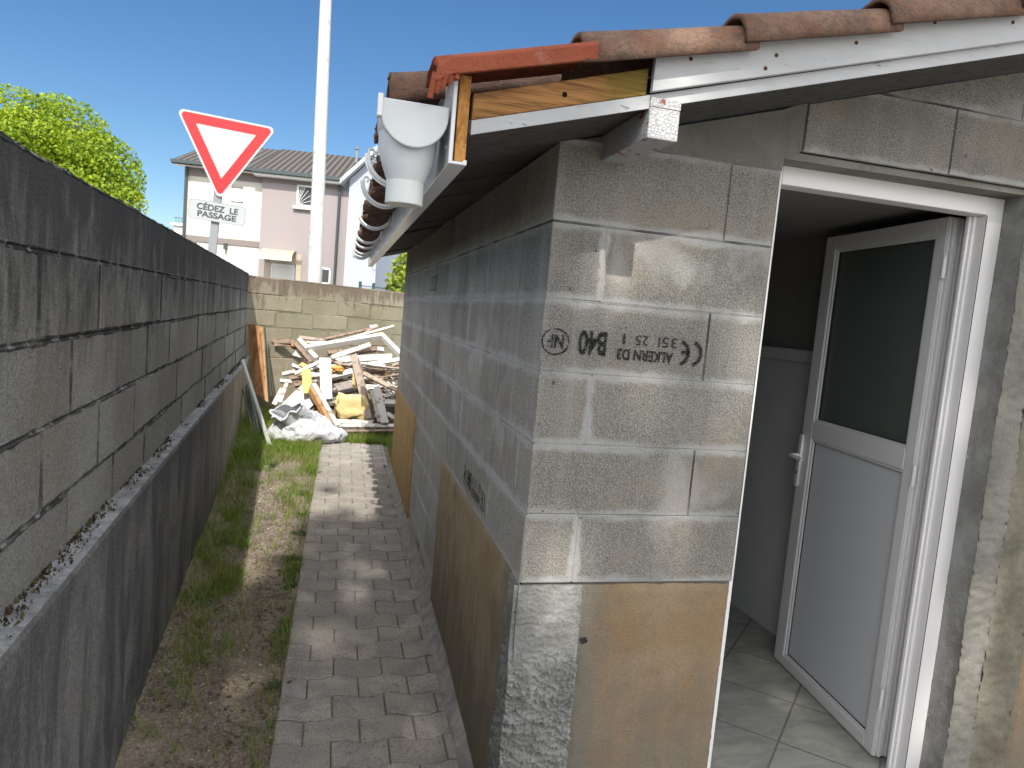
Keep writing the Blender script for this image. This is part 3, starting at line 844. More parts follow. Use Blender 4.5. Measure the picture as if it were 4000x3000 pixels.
# ---- factory stamps on the blocks (printed upside down)
def stamp_mat():
    m = NM('black_stamp_ink', .9, .1)
    m.color((0.012, 0.012, 0.013))
    lines = m.math('FRACT', m.mul(m.sep()[2], 210.0))
    g = m.noise(330, 3)
    a = m.mul(m.ss(m.add(g, m.mul(m.math('SUBTRACT', lines, .5), .15)), .40, .47), m.ss(m.noise(28, 3), .22, .42))
    m.put(m.b.inputs['Alpha'], a)
    return m.mat
INK = stamp_mat()
def text_mesh(name, body, parent, mat, mw, size=1.0, extrude=0.0, offset=0.0):
    cu = bpy.data.curves.new(name, 'FONT'); cu.body = body; cu.size = 1.0; cu.align_x = 'CENTER'; cu.align_y = 'CENTER'
    cu.extrude = extrude; cu.offset = offset
    to = bpy.data.objects.new('tmp', cu); COL.objects.link(to)
    dg = bpy.context.evaluated_depsgraph_get(); dg.update()
    me = bpy.data.meshes.new_from_object(to.evaluated_get(dg))
    bpy.data.objects.remove(to)
    me.name = name
    xs = [v.co.x for v in me.vertices]; ys = [v.co.y for v in me.vertices]
    cx_, cy_ = (min(xs)+max(xs))/2, (min(ys)+max(ys))/2; w_, h_ = max(xs)-min(xs), max(ys)-min(ys)
    for v in me.vertices: v.co.x = (v.co.x - cx_) / w_; v.co.y = (v.co.y - cy_) / h_
    me.transform(mw)
    me.materials.clear()
    return link(name, me, mat, parent)
def stamp(body, pf, u0, u1, v0, v1, off=.03):
    """upside-down print filling u0..u1 x v0..v1; pf maps (u, v) to the wall"""
    o_ = Vector(pf(u0, v0)); ux = Vector(pf(u1, v0)) - o_; vy = Vector(pf(u0, v1)) - o_
    mw = Matrix.Identity(4); c_ = o_ + (ux + vy) * .5; n_ = ux.cross(vy).normalized()
    for r in range(3): mw[r][0] = -ux[r]; mw[r][1] = -vy[r]; mw[r][2] = n_[r]; mw[r][3] = c_[r]
    return text_mesh('block_stamp', body, shed, INK, mw, offset=off)
def ringm(pf, cu, cv, ru, rv, w, a0=0, a1=360, name='block_stamp'):
    mb_ = MB(); K = 40
    for k in range(K):
        t0 = math.radians(a0 + (a1-a0) * k / K); t1 = math.radians(a0 + (a1-a0) * (k+1) / K)
        mb_.face([pf(cu + (ru-w)*math.cos(t0), cv + (rv-w)*math.sin(t0)), pf(cu + ru*math.cos(t0), cv + rv*math.sin(t0)), pf(cu + ru*math.cos(t1), cv + rv*math.sin(t1)), pf(cu + (ru-w)*math.cos(t1), cv + (rv-w)*math.sin(t1))])
    return mb_.build(name, INK, shed, recalc=False)
def stamps(pf, x0, L, zb, zt):
    """the whole print between x0 and x0+L (fractions of a 0.49 m run), zb..zt"""
    U = lambda a: x0 + L * a / .49
    V = lambda b: zb + (zt - zb) * b
    ringm(pf, U(.038), V(.47), (U(.041)-U(0)), (V(.42)-V(0)), (U(.0045)-U(0)))
    stamp('NF', pf, U(.015), U(.062), V(.27), V(.70))
    stamp('B40', pf, U(.105), U(.188), V(.13), V(.90))
    stamp('35l', pf, U(.345), U(.405), V(.56), V(.88), 0); stamp('25', pf, U(.275), U(.315), V(.56), V(.88), 0); stamp('1', pf, U(.236), U(.243), V(.56), V(.88), 0)
    stamp('ALKERN D3', pf, U(.222), U(.396), V(.06), V(.42))
    ringm(pf, U(.455), V(.43), (U(.033)-U(0)), (V(.42)-V(0)), (U(.0105)-U(0)), -80, 80)
    ringm(pf, U(.415), V(.43), (U(.033)-U(0)), (V(.42)-V(0)), (U(.0105)-U(0)), -80, 80)
    stamp('-', pf, U(.420), U(.447), V(.40), V(.50))
stamps(lambda u, v: (u, -.0035, v), 0.0, .49, .446, .535)
stamps(lambda u, v: (AK*u - .0035, u, v), .525, .46, -.153, -.065) if False else None
def pf_side(u, v): return (AK * u - .0035, u, v)
# on the side wall the print runs the other way along y (left of picture = far)
stamps(lambda u, v: pf_side(1.49 - u, v), .50, .46, -.165, -.070)
stamps(lambda u, v: pf_side(4.30 - u, v), 1.90, .46, -.93, -.84)
mb = MB()
for (ua, ub, va, vb) in ((2.32, 2.62, .655, .66), (2.32, 2.62, .735, .74), (2.32, 2.335, .66, .735), (2.605, 2.62, .66, .735), (2.42, 2.44, .66, .735), (2.52, 2.535, .66, .735)):
    mb.face([pf_side(ua, va), pf_side(ub, va), pf_side(ub, vb), pf_side(ua, vb)])
mb.build('block_stamp', INK, shed, recalc=False)

# ================================================================== GROUND
def gz(x, y): return -1.0 + .015 * (max(y, -3) - .5) if y < 9 else -1.0 + .015 * 8.5
def soilz(x, y):
    b = gz(x, y)
    n = .012 * nz(x*3, y*3) + .007 * nz(x*11, y*11, 2) + .0035 * nz(x*35, y*35, 5)
    inpath = -.70 < x < .1
    return b - .012 + n * (1.0 if not inpath else .2) + (.03 * max(0, min(1, (-1.0 - x) / .2)) if y < 9 else 0) - (.001 if inpath else 0)
def soil_mat():
    m = NM('bare_soil', .97, .1)
    c = m.mix(m.ss(m.noise(7, 6), .3, .7), (0.20, 0.165, 0.135), (0.35, 0.295, 0.24))
    c = m.mix(m.ss(m.noise(90, 4), .4, .68), m.mix(.5, c, (.03, .025, .02)), c)
    c = m.mix(m.ss(m.voro(85), .0, .22, .0, .0), c, (.5, .48, .44))
    dry = m.ss(m.noise(1.6, 3), .45, .65)
    c = m.mix(m.mul(dry, .35), c, (0.24, 0.20, 0.14))
    m.color(c); m.bump(m.add(m.noise(60, 5), m.mul(m.noise(14, 5), 1.2)), .012)
    return m.mat
SOIL = soil_mat()
mb = MB()
xs = [-1.6 + .022 * i for i in range(int(1.95/.022) + 1)]; ys = [-2.0 + .03 * j for j in range(int(10.0/.03))]
mb.shape([(x, y, soilz(x, y)) for x in xs for y in ys], [(i*len(ys)+j, (i+1)*len(ys)+j, (i+1)*len(ys)+j+1, i*len(ys)+j+1) for i in range(len(xs)-1) for j in range(len(ys)-1)])
tag(mb.build('soil_ground', SOIL, smooth=True), kind='structure')
mb = MB(); mb.face([(-400, -60, -1.10), (400, -60, -1.10), (400, 600, -1.10), (-400, 600, -1.10)])
tag(mb.build('ground', plain('outer_ground', (.33, .31, .28), .95, .1, .2, .3), recalc=False), kind='structure')
mb = MB(); mb.box(-14, 14, 8.9, 24, -1.095, -1.09); tag(mb.build('road', plain('asphalt', (.06, .06, .062), .9, .2, .2, 20)), kind='structure')
mb = MB(); mb.box(-1.6, 3.2, -6, 0.0, -1.09, -1.035); tag(mb.build('terrace', plain('terrace_concrete', (.42, .39, .35), .9, .2, .15, 4, .003)), kind='structure')

# ---- paver path
def paver_mat():
    m = NM('concrete_pavers', .93, .2)
    r = m.attr('rnd')
    c = m.mix(r, (0.36, 0.325, 0.29), (0.47, 0.435, 0.395))
    c = m.mix(m.ss(m.noise(9, 5), .35, .7), c, (0.30, 0.285, 0.265))
    c = m.mix(m.ss(r, .90, .94, 0, .22), c, (0.36, 0.25, 0.22))
    g = m.noise(170, 3, rough=.7)
    c = m.mix(m.ss(g, .36, .66, .5, 0), c, (.06, .055, .05))
    c = m.mix(m.ss(m.noise(40, 4), .60, .7, 0, .55), c, (.12, .105, .085))
    c = m.mix(m.ss(m.noise(5, 6, rough=.7), .5, .7, 0, .4), c, (.22, .20, .175))
    m.color(c); m.bump(m.add(m.mul(g, .8), m.mul(m.noise(30, 4), .6)), .003)
    return m.mat
PR = .1455; PL = .2
def wave(x, j):
    t = ((x / .2 + (0.5 if j % 2 else 0.0)) % 1.0)
    w = 1 if t < .25 else (1 - (t - .25) / .2 * 2 if t < .45 else (-1 if t < .8 else -1 + (t - .8) / .2 * 2))
    return .0105 * w
mb = MB(); r_ = random.Random(21)
jmin, jmax = -17, 35
for j in range(jmin, jmax):
    y0 = .553 + PR * (j)
    xl = -.672 + .0165 * (y0 - .5); xr = -.045 + .0125 * y0
    off = 0 if j % 2 else -.1
    x = off
    W = xr - xl + .02
    while x < W:
        a = max(0, x); b = min(W, x + PL)
        x += PL
        if b - a < .03: continue
        if j == jmax - 1 and r_.random() < .3: continue
        g = .0022; K = max(3, int((b-a)/.02)); rn = r_.random(); dz = r_.uniform(-.0025, .0025); tl = r_.uniform(-.006, .006)
        bot = [(a + g + (b-a-2*g)*k/K) for k in range(K+1)]
        loop = [(u, y0 + wave(u, 0) + g) for u in bot] + [(u, y0 + PR + wave(u, 0) - g) for u in reversed(bot)]
        cx_ = (a+b)/2; cy_ = y0 + PR/2
        inner = [(cx_ + (u-cx_)*(1 - .008/(b-a)), cy_ + (v-cy_)*.95) for u, v in loop]
        def w3(u, v, z): return (xl + u, v, gz(0, v) + z + dz + tl * (u - cx_))
        n = len(loop)
        V_ = [w3(u, v, -.001 + .0012 * nz(u*30, v*30)) for u, v in inner] + [w3(u, v, -.0045) for u, v in loop] + [w3(u, v, -.035) for u, v in loop]
        fs = [tuple(range(n))] + [(k, n + k, n + (k+1) % n, (k+1) % n) for k in range(n)] + [(n+k, 2*n+k, 2*n+(k+1) % n, n+(k+1) % n) for k in range(n)]
        mb.shape(V_, fs, 0, rn)
tag(mb.build('path', paver_mat()), kind='structure')
# mortar haunch between path and shed wall
mb = MB(); ns = 190; vs = []; prof_n = 6
for i in range(ns + 1):
    y = -.05 + (L_SIDE + .05) * i / ns
    e = .004 * nz(y*9, 1) + .003 * nz(y*40, 2)
    h = .015 + .075 * min(1, max(0, (y - .3) / .7)) * (1 - .25 * max(0, (y-2.5)/2)) + .006 * nz(y*14, 4)
    for k in range(prof_n + 1):
        t = k / prof_n
        x = (-.052 + e) * (1 - t) + .004 * t + AK * y
        vs.append((x, y, gz(0, y) + .010 * min(1, t*6) + h * t * t + .006 * nz(x*60, y*60, 3) + .004 * nz(x*140, y*140, 5)))
for i in range(ns + 1): vs.append((-.052 + .004 * nz((-.05 + (L_SIDE + .05)*i/ns)*9, 1) + AK * (-.05 + (L_SIDE+.05)*i/ns), -.05 + (L_SIDE + .05)*i/ns, -1.05))
W = prof_n + 1
fs = [(i*W+k, i*W+k+1, (i+1)*W+k+1, (i+1)*W+k) for i in range(ns) for k in range(prof_n)] + [((ns+1)*W+i, (ns+1)*W+i+1, (i+1)*W, i*W) for i in range(ns)]
mb.shape(vs, fs); tag(mb.build('mortar_haunch', smooth_mortar('haunch_mortar', (0.27, 0.255, 0.235), (0.42, 0.40, 0.375), 14, .007, .1), smooth=False), kind='structure')

# ================================================================== BOUNDARY WALLS
WS = -.0467
lw = empty('boundary_wall', (-1.25, 2.5, -1.0), 'long dark weathered block wall on a rendered footing, left of the path', 'wall')
def lpos(u, v, n): return (-1.187 + WS * u + n, u, v - .006 * u)
UA, UB = -2.2, 6.95
def ju(a0, p=.487): 
    x = a0
    while x > UA + .1: x -= p
    out = [UA]
    x += p
    while x < UB - .05: out.append(x); x += p
    return out + [UB]
mb = MB()
rows = [(-.22, 0, ju(.15)), (0, .2, ju(.39)), (.2, .4, ju(.15)), (.4, .6, ju(.39)), (.6, .8, [UA, UB])]
rows[1] = (0, .2, ju(-.06)); 
block_wall(mb, lpos, rows, bev=.005, dep=.006, wob=.003, seed=31)
mb.build('wall_blocks', M['oldwall'], lw)
mb = MB()
n = 420; vs = []
for i in range(n + 1):
    u = UA + (UB - UA) * i / n
    j = .005 * nz(u*5, 3) + .004 * nz(u*23, 4)
    a = Vector(lpos(u, .8 + j, -.006)); b = Vector(lpos(u, .8 + j, -.19))
    vs += [a - Vector((0, 0, .02)), a + Vector((-.006, 0, .004 + j)), b + Vector((.006, 0, .004 + j)), b, Vector((b.x, b.y, -1.1)), Vector((a.x, a.y, -1.1))]
fs = [(i*6+k, i*6+k+1, (i+1)*6+k+1, (i+1)*6+k) for i in range(n) for k in range(5)]
e = n*6; fs += [(e, e+1, e+2, e+3, e+4, e+5)]
mb.shape(vs, fs); mb.build('wall_coping', M['oldwall'], lw)
def footing_mat():
    m = NM('streaked_footing_render', .95, .15)
    st = m.noise(7, 7, m.co(1, 1, .28), rough=.65, dist=.6)
    st2 = m.noise(38, 5, m.co(1, 1, .16), rough=.7)
    c = m.mix(m.ss(st, .35, .68), (0.085, 0.085, 0.088), (0.205, 0.20, 0.195))
    c = m.mix(m.ss(st2, .52, .78, 0, .45), c, (0.27, 0.25, 0.22))
    zz = m.add(m.sep()[2], m.mul(m.math('SUBTRACT', m.noise(5, 5), .5), .5))
    c = m.mix(m.ss(zz, -.42, -.12, 0, .55), c, (0.085, 0.085, 0.088))
    g = m.noise(110, 3)
    c = m.mix(m.ss(g, .35, .7, .4, 0), c, (.02, .02, .02))
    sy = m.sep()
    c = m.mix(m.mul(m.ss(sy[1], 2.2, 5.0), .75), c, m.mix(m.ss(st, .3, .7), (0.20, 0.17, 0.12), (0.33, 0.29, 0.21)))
    m.color(c); m.bump(m.add(m.mul(m.noise(50, 4), 1), m.mul(g, .6)), .005)
    return m.mat
FOOT = footing_mat()
mb = MB(); vs = []; n = 150
for i in range(n + 1):
    u = UA + (UB - UA) * i / n
    x0 = -1.122 + WS * u; zt = -.155 - .006 * u + .004 * nz(u*6, 9); e = .004 * nz(u*17, 2)
    vs += [(x0 - .075, u, zt + .004), (x0 - .008 + e, u, zt), (x0 + e * .5, u, zt - .010), (x0 - .002, u, -.55), (x0 + .004 * nz(u*3, 8), u, -1.08)]
fs = [(i*5+k, i*5+k+1, (i+1)*5+k+1, (i+1)*5+k) for i in range(n) for k in range(4)]
mb.shape(vs, [f for f in fs])
mb.m = [(1 if (k % 4) == 0 else 0) for k in range(len(mb.m))]
mb.build('wall_footing', [FOOT, smooth_mortar('pale_ledge', (0.17, 0.18, 0.19), (0.36, 0.38, 0.40), 22, .005, .2)], lw, smooth=False)
mb = MB(); r_ = random.Random(3)        # crumbs and moss lying along the ledge
for k in range(3200):
    u = r_.uniform(-1.6, UB); t = r_.random() ** 1.7
    if nz(u*3.0, 7.7) < -.18 + .25 * r_.random(): continue
    x = -1.122 + WS * u - .066 + .040 * t * (1 + .8 * nz(u*4, 5)); z = -.155 - .006 * u + .004
    s = r_.uniform(.002, .0065) * (1 + (.5 if t < .3 else 0)); p = Vector((x, u, z))
    a, b, c = [Vector((r_.uniform(-1, 1), r_.uniform(-1, 1), r_.uniform(-.4, .6))) * s for _ in range(3)]
    q = [p + a, p + b, p + c, p + Vector((0, 0, s * 1.5))]
    mb.shape(q, [(0,1,2), (0,1,3), (1,2,3), (0,2,3)], 0 if r_.random() < .75 else 1)
o = mb.build('ledge_crumbs', [plain('dark_moss_crumbs', (.045, .032, .022), .95, .1, .5, 90), plain('moss_green', (.075, .07, .02), .95, .1, .4, 90)], lw, recalc=False)
o['kind'] = 'stuff'
# back wall
BA = Vector((-1.60, 6.85, 0)); BD = Vector((.852, .523, 0)).normalized(); BN = Vector((BD.y, -BD.x, 0))
bwall = empty('boundary_wall', (-.6, 7.4, -.9), 'pale sunlit block wall with brown stained top, closing the end of the alley', 'wall')
def bpos(u, v, n): p = BA + BD * u + BN * n; return (p.x, p.y, v - .008 * u + (-.015))
mb = MB()
def jb(a0, p=.5, L=6.0):
    out = [0]; x = a0
    while x < L - .1: out.append(x); x += p
    return out + [L]
rows = [(-.2, 0, jb(.42)), (0, .18, jb(.68)), (.18, .365, jb(.46)), (.365, .55, jb(.30)), (.55, .752, jb(.55, 1.1))]
block_wall(mb, bpos, rows, bev=.004, dep=.004, wob=.002, seed=44)
mb.build('wall_blocks', M['backwall'], bwall)
mb = MB()
def bbox(mb_, u0, u1, n0, n1, v0, v1, m=0):
    v = [bpos(u, v_, nn) for v_ in (v0, v1) for u, nn in ((u0,n0),(u1,n0),(u1,n1),(u0,n1))]; mb_.shape(v, BOXF, m)
bbox(mb, 0, 6, -.19, -.004, -1.1, .757); mb.build('wall_core', M['backwall'], bwall)
mb = MB(); bbox(mb, 0, 6, -.003, .055, -1.1, -.195); mb.build('wall_footing', smooth_mortar('sunny_footing', (0.27, 0.22, 0.16), (0.40, 0.36, 0.27), 4, .004, .5), bwall, bevel=.006)

# ================================================================== STREET THINGS BEYOND THE WALLS
# give-way sign
def rounded_tri(S, rr, inset=0.0, K=8):
    h = S * 3 ** .5 / 2
    V_ = [Vector((-S/2, h/3)), Vector((0, -2*h/3)), Vector((S/2, h/3))]
    sc = (h/3 - inset) / (h/3); V_ = [v * sc for v in V_]
    out = []
    for i, v in enumerate(V_):
        a = (V_[i-1] - v).normalized(); b = (V_[(i+1) % 3] - v).normalized()
        bis = (a + b).normalized(); c = v + bis * (rr / math.sin(math.radians(30)))
        pa = v + a * (rr / math.tan(math.radians(30))); pb = v + b * (rr / math.tan(math.radians(30)))
        ta = math.atan2(pa.y - c.y, pa.x - c.x); tb = math.atan2(pb.y - c.y, pb.x - c.x)
        d = (tb - ta + math.pi) % (2 * math.pi) - math.pi
        for k in range(K + 1): out.append((c.x + rr * math.cos(ta + d*k/K), c.y + rr * math.sin(ta + d*k/K)))
    return out
SGN = Vector((-1.763, 6.403, 2.058)); yaw = .042; roll = -.053
ex = Vector((math.cos(roll) * math.cos(yaw), math.cos(roll) * math.sin(yaw), math.sin(roll)))
ez = Vector((-math.sin(roll) * math.cos(yaw), -math.sin(roll) * math.sin(yaw), math.cos(roll)))
en = ez.cross(ex); en = -en if en.y > 0 else en     # towards the camera
def spt(a, b, n): return SGN + ex * a + ez * b + en * n
sign = empty('give_way_sign', SGN + ez * -3.1, 'red and white triangular give way sign with caption plate on a grey post', 'road sign')
red = plain('sign_red', (.40, .016, .022), .45, .4, .06, 4); swhite = plain('sign_white', (.37, .40, .41), .45, .4, .03, 4)
sgrey = plain('sign_grey_steel', (.20, .215, .235), .5, .4, .1, 4)
def plate(mb_, loop, n0, n1, m=0):
    n = len(loop)
    mb_.shape([spt(a, b, n0) for a, b in loop] + [spt(a, b, n1) for a, b in loop], [tuple(reversed(range(n))), tuple(range(n, 2*n))] + [(k, (k+1) % n, n+(k+1) % n, n+k) for k in range(n)], m)
def ringloop(mb_, A_, B_, n0, n1, m=0):
    n = len(A_)
    vs = [spt(a, b, n1) for a, b in A_] + [spt(a, b, n1) for a, b in B_] + [spt(a, b, n0) for a, b in A_] + [spt(a, b, n0) for a, b in B_]
    fs = []
    for k in range(n):
        l = (k+1) % n; fs += [(k, l, n+l, n+k), (k, 2*n+k, 2*n+l, l), (n+k, n+l, 3*n+l, 3*n+k)]
    mb_.shape(vs, fs, m)
S0 = 1.0
mb = MB(); plate(mb, rounded_tri(S0, .045), -.02, .002); mb.build('sign_panel', swhite, sign)
mb = MB(); ringloop(mb, rounded_tri(S0, .035, .020), rounded_tri(S0, .006, .116), .0022, .0042); mb.build('red_border', red, sign)
def rrect(w, h, r, cx_, cy_, K=6):
    out = []
    for sx, sy, a0 in ((1,1,0), (-1,1,90), (-1,-1,180), (1,-1,270)):
        for k in range(K + 1):
            t = math.radians(a0 + 90*k/K); out.append((cx_ + sx*(w/2-r) + r*math.cos(t), cy_ + sy*(h/2-r) + r*math.sin(t)))
    return out
mb = MB(); plate(mb, rrect(.565, .205, .04, -.005, -.700), -.018, .002); cap_ = mb.build('caption_plate', plain('plate_grey_white', (.33, .36, .37), .45, .4, .03, 4), sign)
mb = MB(); ringloop(mb, rrect(.565, .205, .04, -.005, -.700), rrect(.555, .195, .037, -.005, -.700), .0022, .0034); mb.build('plate_edge', sgrey, cap_)
black = plain('lettering_dark', (.05, .06, .065), .6, .3)
for body, cy_, wd in (('C\u00c9DEZ  LE', -.664, .41), ('PASSAGE', -.740, .385)):
    hgt = .062 if body[0] == 'P' else .082
    c_ = spt(-.005, cy_ + (.008 if body[0] == 'C' else 0), .0045); mw = Matrix.Identity(4)
    for r in range(3): mw[r][0] = ex[r]*wd; mw[r][1] = ez[r]*hgt; mw[r][2] = en[r]; mw[r][3] = c_[r]
    text_mesh('lettering', body, cap_, black, mw, offset=.03)
mb = MB(); mb.beam(spt(-.02, .25, -.045), spt(-.02, -3.1, -.045), .085, .045, tuple(en), 0); mb.build('post', sgrey, sign, bevel=.006)

# tall white lamp post
lb = at(1230, 1061, 9.6); lt = at(1273, 0, 9.6)
ldir = (lt - lb).normalized()
post = empty('lamp_post', (lb.x, lb.y, -1.0), 'tall round white post rising past the top of the picture beyond the far wall', 'post')
pw = NM('white_post_paint', .5, .4); pf_ = pw.noise(20, 4); pw.color(pw.mix(pw.ss(pw.noise(9, 3), .62, .66, 0, .5), (.50, .50, .49), (.27, .26, .235))); pw = pw.mat
mb = MB(); L0 = lb - ldir * (lb.z + 1.05) / ldir.z
pts = [L0 + ldir * t for t in (0, 2, 4, 6, 8, 10.5)]
mb.tube(pts, [.115 * 1.0, .106, .094, .083, .073, .06], 24)
mb.build('pole', pw, post, smooth=True)
mb = MB(); tp = pts[-1]; mb.tube([tp, tp + Vector((.1, .3, .25)), tp + Vector((.3, 1.2, .35))], [.05, .045, .04], 12); mb.build('arm', pw, post, smooth=True)
mb = MB(); mb.beam(tp + Vector((.3, 1.1, .35)), tp + Vector((.45, 1.8, .38)), .24, .10, bev=.02); mb.build('lamp_head', sgrey, post)

# ---- houses
class Facade:
    def __init__(s, px, py, depth, ang):
        s.o = CC + ray(px, py) * depth
        s.d = Vector((math.cos(ang), math.sin(ang), 0)); s.n = Vector((s.d.y, -s.d.x, 0))   # n towards camera
    def uv(s, px, py):
        r = ray(px, py); t = (s.o - CC).dot(s.n) / r.dot(s.n); p = CC + r * t
        return ((p - s.o).dot(s.d), p.z)
    def w(s, u, z, n=0): p = s.o + s.d * u + s.n * n; return Vector((p.x, p.y, z))
    def box(s, mb_, u0, u1, n0, n1, z0, z1, m=0):
        mb_.shape([s.w(u, z, n_) for z in (z0, z1) for u, n_ in ((u0,n1),(u1,n1),(u1,n0),(u0,n0))], BOXF, m)
    def rect(s, px0, py0, px1, py1):
        u0, z1 = s.uv(px0, py0); u1, z0 = s.uv(px1, py1); return u0, u1, z0, z1
F = Facade(1025, 900, 27.0, -.131)
house = empty('house', F.w(0, -1.1), 'two storey house half cream half taupe under a brown tiled roof', 'house')
cream = plain('cream_render', (.55, .535, .485), .9, .1, .04, .6); taupe = plain('taupe_render', (.30, .268, .272), .9, .1, .04, .6)
band = plain('grey_brown_band', (.21, .185, .175), .9, .1, .05, 1); dkg = plain('dark_green_grey_metal', (.05, .065, .07), .5, .4)
wfr = plain('window_frame_white', (.70, .70, .68), .5, .4); shut = plain('roller_shutter', (.62, .62, .60), .6, .3, .05, 3)
gl = plain('window_glass_dark', (.05, .05, .055), .15, .5, .3, 2)
uL, _ = F.uv(722, 760); uM, _ = F.uv(1021, 860); uR, _ = F.uv(1368, 860)
zc = F.uv(880, 655)[1]; zt_ = F.uv(1190, 690)[1]
mb = MB(); F.box(mb, uL, uM, -9, 0, -1.1, zc); mb.build('cream_wall', cream, house)
mb = MB(); F.box(mb, uM + .002, uR + .6, -9, .12, -1.1, zt_); mb.build('taupe_wall', taupe, house)
mb = MB(); F.box(mb, uL - .01, uM - .01, -.1, .03, zc - .42, zc - .002); mb.build('facade_band', band, house); mb = MB(); z_ = F.uv(880, 942)[1]; F.box(mb, uL, uM - .01, -.1, .04, z_ - .12, z_ + .10); mb.build('facade_band', band, house)
mb = MB(); F.box(mb, uM + .01, uR + .55, 0, .15, zt_ - .36, zt_ - .002); mb.build('facade_band', band, house)
roofm = NM('brown_roof_tiles', .9, .15)
wv = roofm.sep()
rt = roofm.math('SINE', roofm.mul(roofm.add(wv[0], roofm.mul(wv[1], -.13)), 27.0))
roofm.color(roofm.mix(roofm.ss(rt, -.4, .7), (.048, .045, .044), (.115, .106, .102))); roofm.bump(rt, .03); roofm = roofm.mat
def roofslab(u0, u1, ne, ze, nr, zr, name='roof', par=house, mat=None, F_=F, th=.14):
    mb_ = MB()
    mb_.shape([F_.w(u0, ze, ne), F_.w(u1, ze, ne), F_.w(u1, zr, nr), F_.w(u0, zr, nr), F_.w(u0, ze - th, ne), F_.w(u1, ze - th, ne), F_.w(u1, zr - th, nr), F_.w(u0, zr - th, nr)],
              [(0,1,2,3), (7,6,5,4), (0,4,5,1), (1,5,6,2), (2,6,7,3), (3,7,4,0)])
    return mb_.build(name, mat or roofm, par)
def zdepth(px, py, n):      # height of a pixel ray on the plane n behind the facade
    r = ray(px, py); o = F.o + F.n * n; t = (o - CC).dot(F.n) / r.dot(F.n); return (CC + r * t).z
zrg = zdepth(1200, 593, -4.2)
roofslab(uM - .25, uR + .9, .55, zt_ + .02, -4.2, zrg)
roofslab(uM - .25, uR + .9, -9, zt_ + .02, -4.2, zrg)
zrg2 = zdepth(860, 560, -4.4)
roofslab(uL - .35, uM - .2, .45, zc + .02, -4.4, zrg2); roofslab(uL - .35, uM - .2, -9, zc + .02, -4.4, zrg2)
mb = MB()
mb.shape([F.w(uL, zc, 0), F.w(uL, zrg2 - .1, -4.4), F.w(uL, zc, -9), F.w(uL + .2, zc, 0), F.w(uL + .2, zrg2 - .1, -4.4), F.w(uL + .2, zc, -9)], [(0,1,2), (5,4,3)])
mb.build('gable', cream, house)
mb = MB(); F.box(mb, uM - .3, uR + .7, .50, .62, zt_ - .10, zt_ + .03); mb.build('gutter', dkg, house)
mb = MB(); F.box(mb, uM - .25, uR + .7, .10, .50, zt_ - .20, zt_ - .08); F.box(mb, uL - .3, uM - .25, .02, .42, zc - .12, zc); mb.build('eaves_board', wfr, house)
mb = MB(); F.box(mb, uL - .38, uM - .2, .42, .53, zc - .08, zc + .04); mb.build('gutter', dkg, house)
for px0, py0, px1, py1, nn, m_ in ((733, 625, 722, 930, .08, dkg), (1334, 690, 1310, 1110, .22, dkg)):
    a = F.uv(px0, py0); mb = MB(); mb.tube([F.w(a[0], a[1], nn), F.w(a[0], -1.05, nn)], .055, 10); mb.build('downpipe', m_, house)
def window(px0, py0, px1, py1, n, kind, par=house, F_=F):
    u0, u1, z0, z1 = F_.rect(px0, py0, px1, py1)
    mb_ = MB(); t = .06
    for a in ((u0, u1, z0, z0+t), (u0, u1, z1-t, z1), (u0, u0+t, z0, z1), (u1-t, u1, z0, z1)): F_.box(mb_, a[0], a[1], n - .02, n + .02, a[2], a[3])
    w_ = mb_.build('window' if kind != 'door' else 'entrance_door', wfr, par)
    mb_ = MB(); F_.box(mb_, u0 + t, u1 - t, n - .02, n + .005, z0 + t, z1 - t)
    if kind == 'dark': mb_.build('pane', gl, w_)
    elif kind == 'half':
        zm = z0 + (z1 - z0) * .35
        mb_ = MB(); F_.box(mb_, u0 + t, u1 - t, n - .02, n + .005, z0 + t, zm); mb_.build('pane', gl, w_)
        mb_ = MB(); F_.box(mb_, u0 + t, u1 - t, n - .02, n + .012, zm, z1 - t); mb_.build('roller_shutter', shut, w_)
    else: mb_.build('roller_shutter', shut, w_)
    return w_, (u0, u1, z0, z1)
window(905, 735, 949, 790, .03, 'shut')
u0, u1, z0, z1 = F.rect(905, 722, 949, 737); mb = MB(); F.box(mb, u0, u1, .0, .05, z0, z1); mb.build('shutter_box', band, house)
w_, (u0, u1, z0, z1) = window(1164, 724, 1222, 812, .15, 'dark')
mb = MB(); F.box(mb, u0 - .1, u1 + .1, .12, .26, z0 - .12, z0); mb.build('sill', cream, w_)
mb = MB()
for k in range(7): mb.tube([F.w(u0 + .05, z0 + .05, .19), F.w(u0 + (u1-u0)*(k+1)/7, z1 - (0 if k < 3 else (k-3)*.18), .19)], .010, 5)
mb.build('window_bars', wfr, w_)
w_, (u0, u1, z0, z1) = window(870, 1017, 975, 1110, .03, 'half')
w_, (u0, u1, z0, z1) = window(1062, 1028, 1147, 1200, .14, 'door')
mb = MB(); F.box(mb, u0 - .22, u0 - .02, .12, .15, z0, z1 + .2); F.box(mb, u1 + .02, u1 + .22, .12, .15, z0, z1 + .2); F.box(mb, u0 - .22, u1 + .22, .12, .15, z1 + .02, z1 + .42); mb.build('door_surround', plain('sandy_surround', (.42, .37, .29), .9, .1), house)
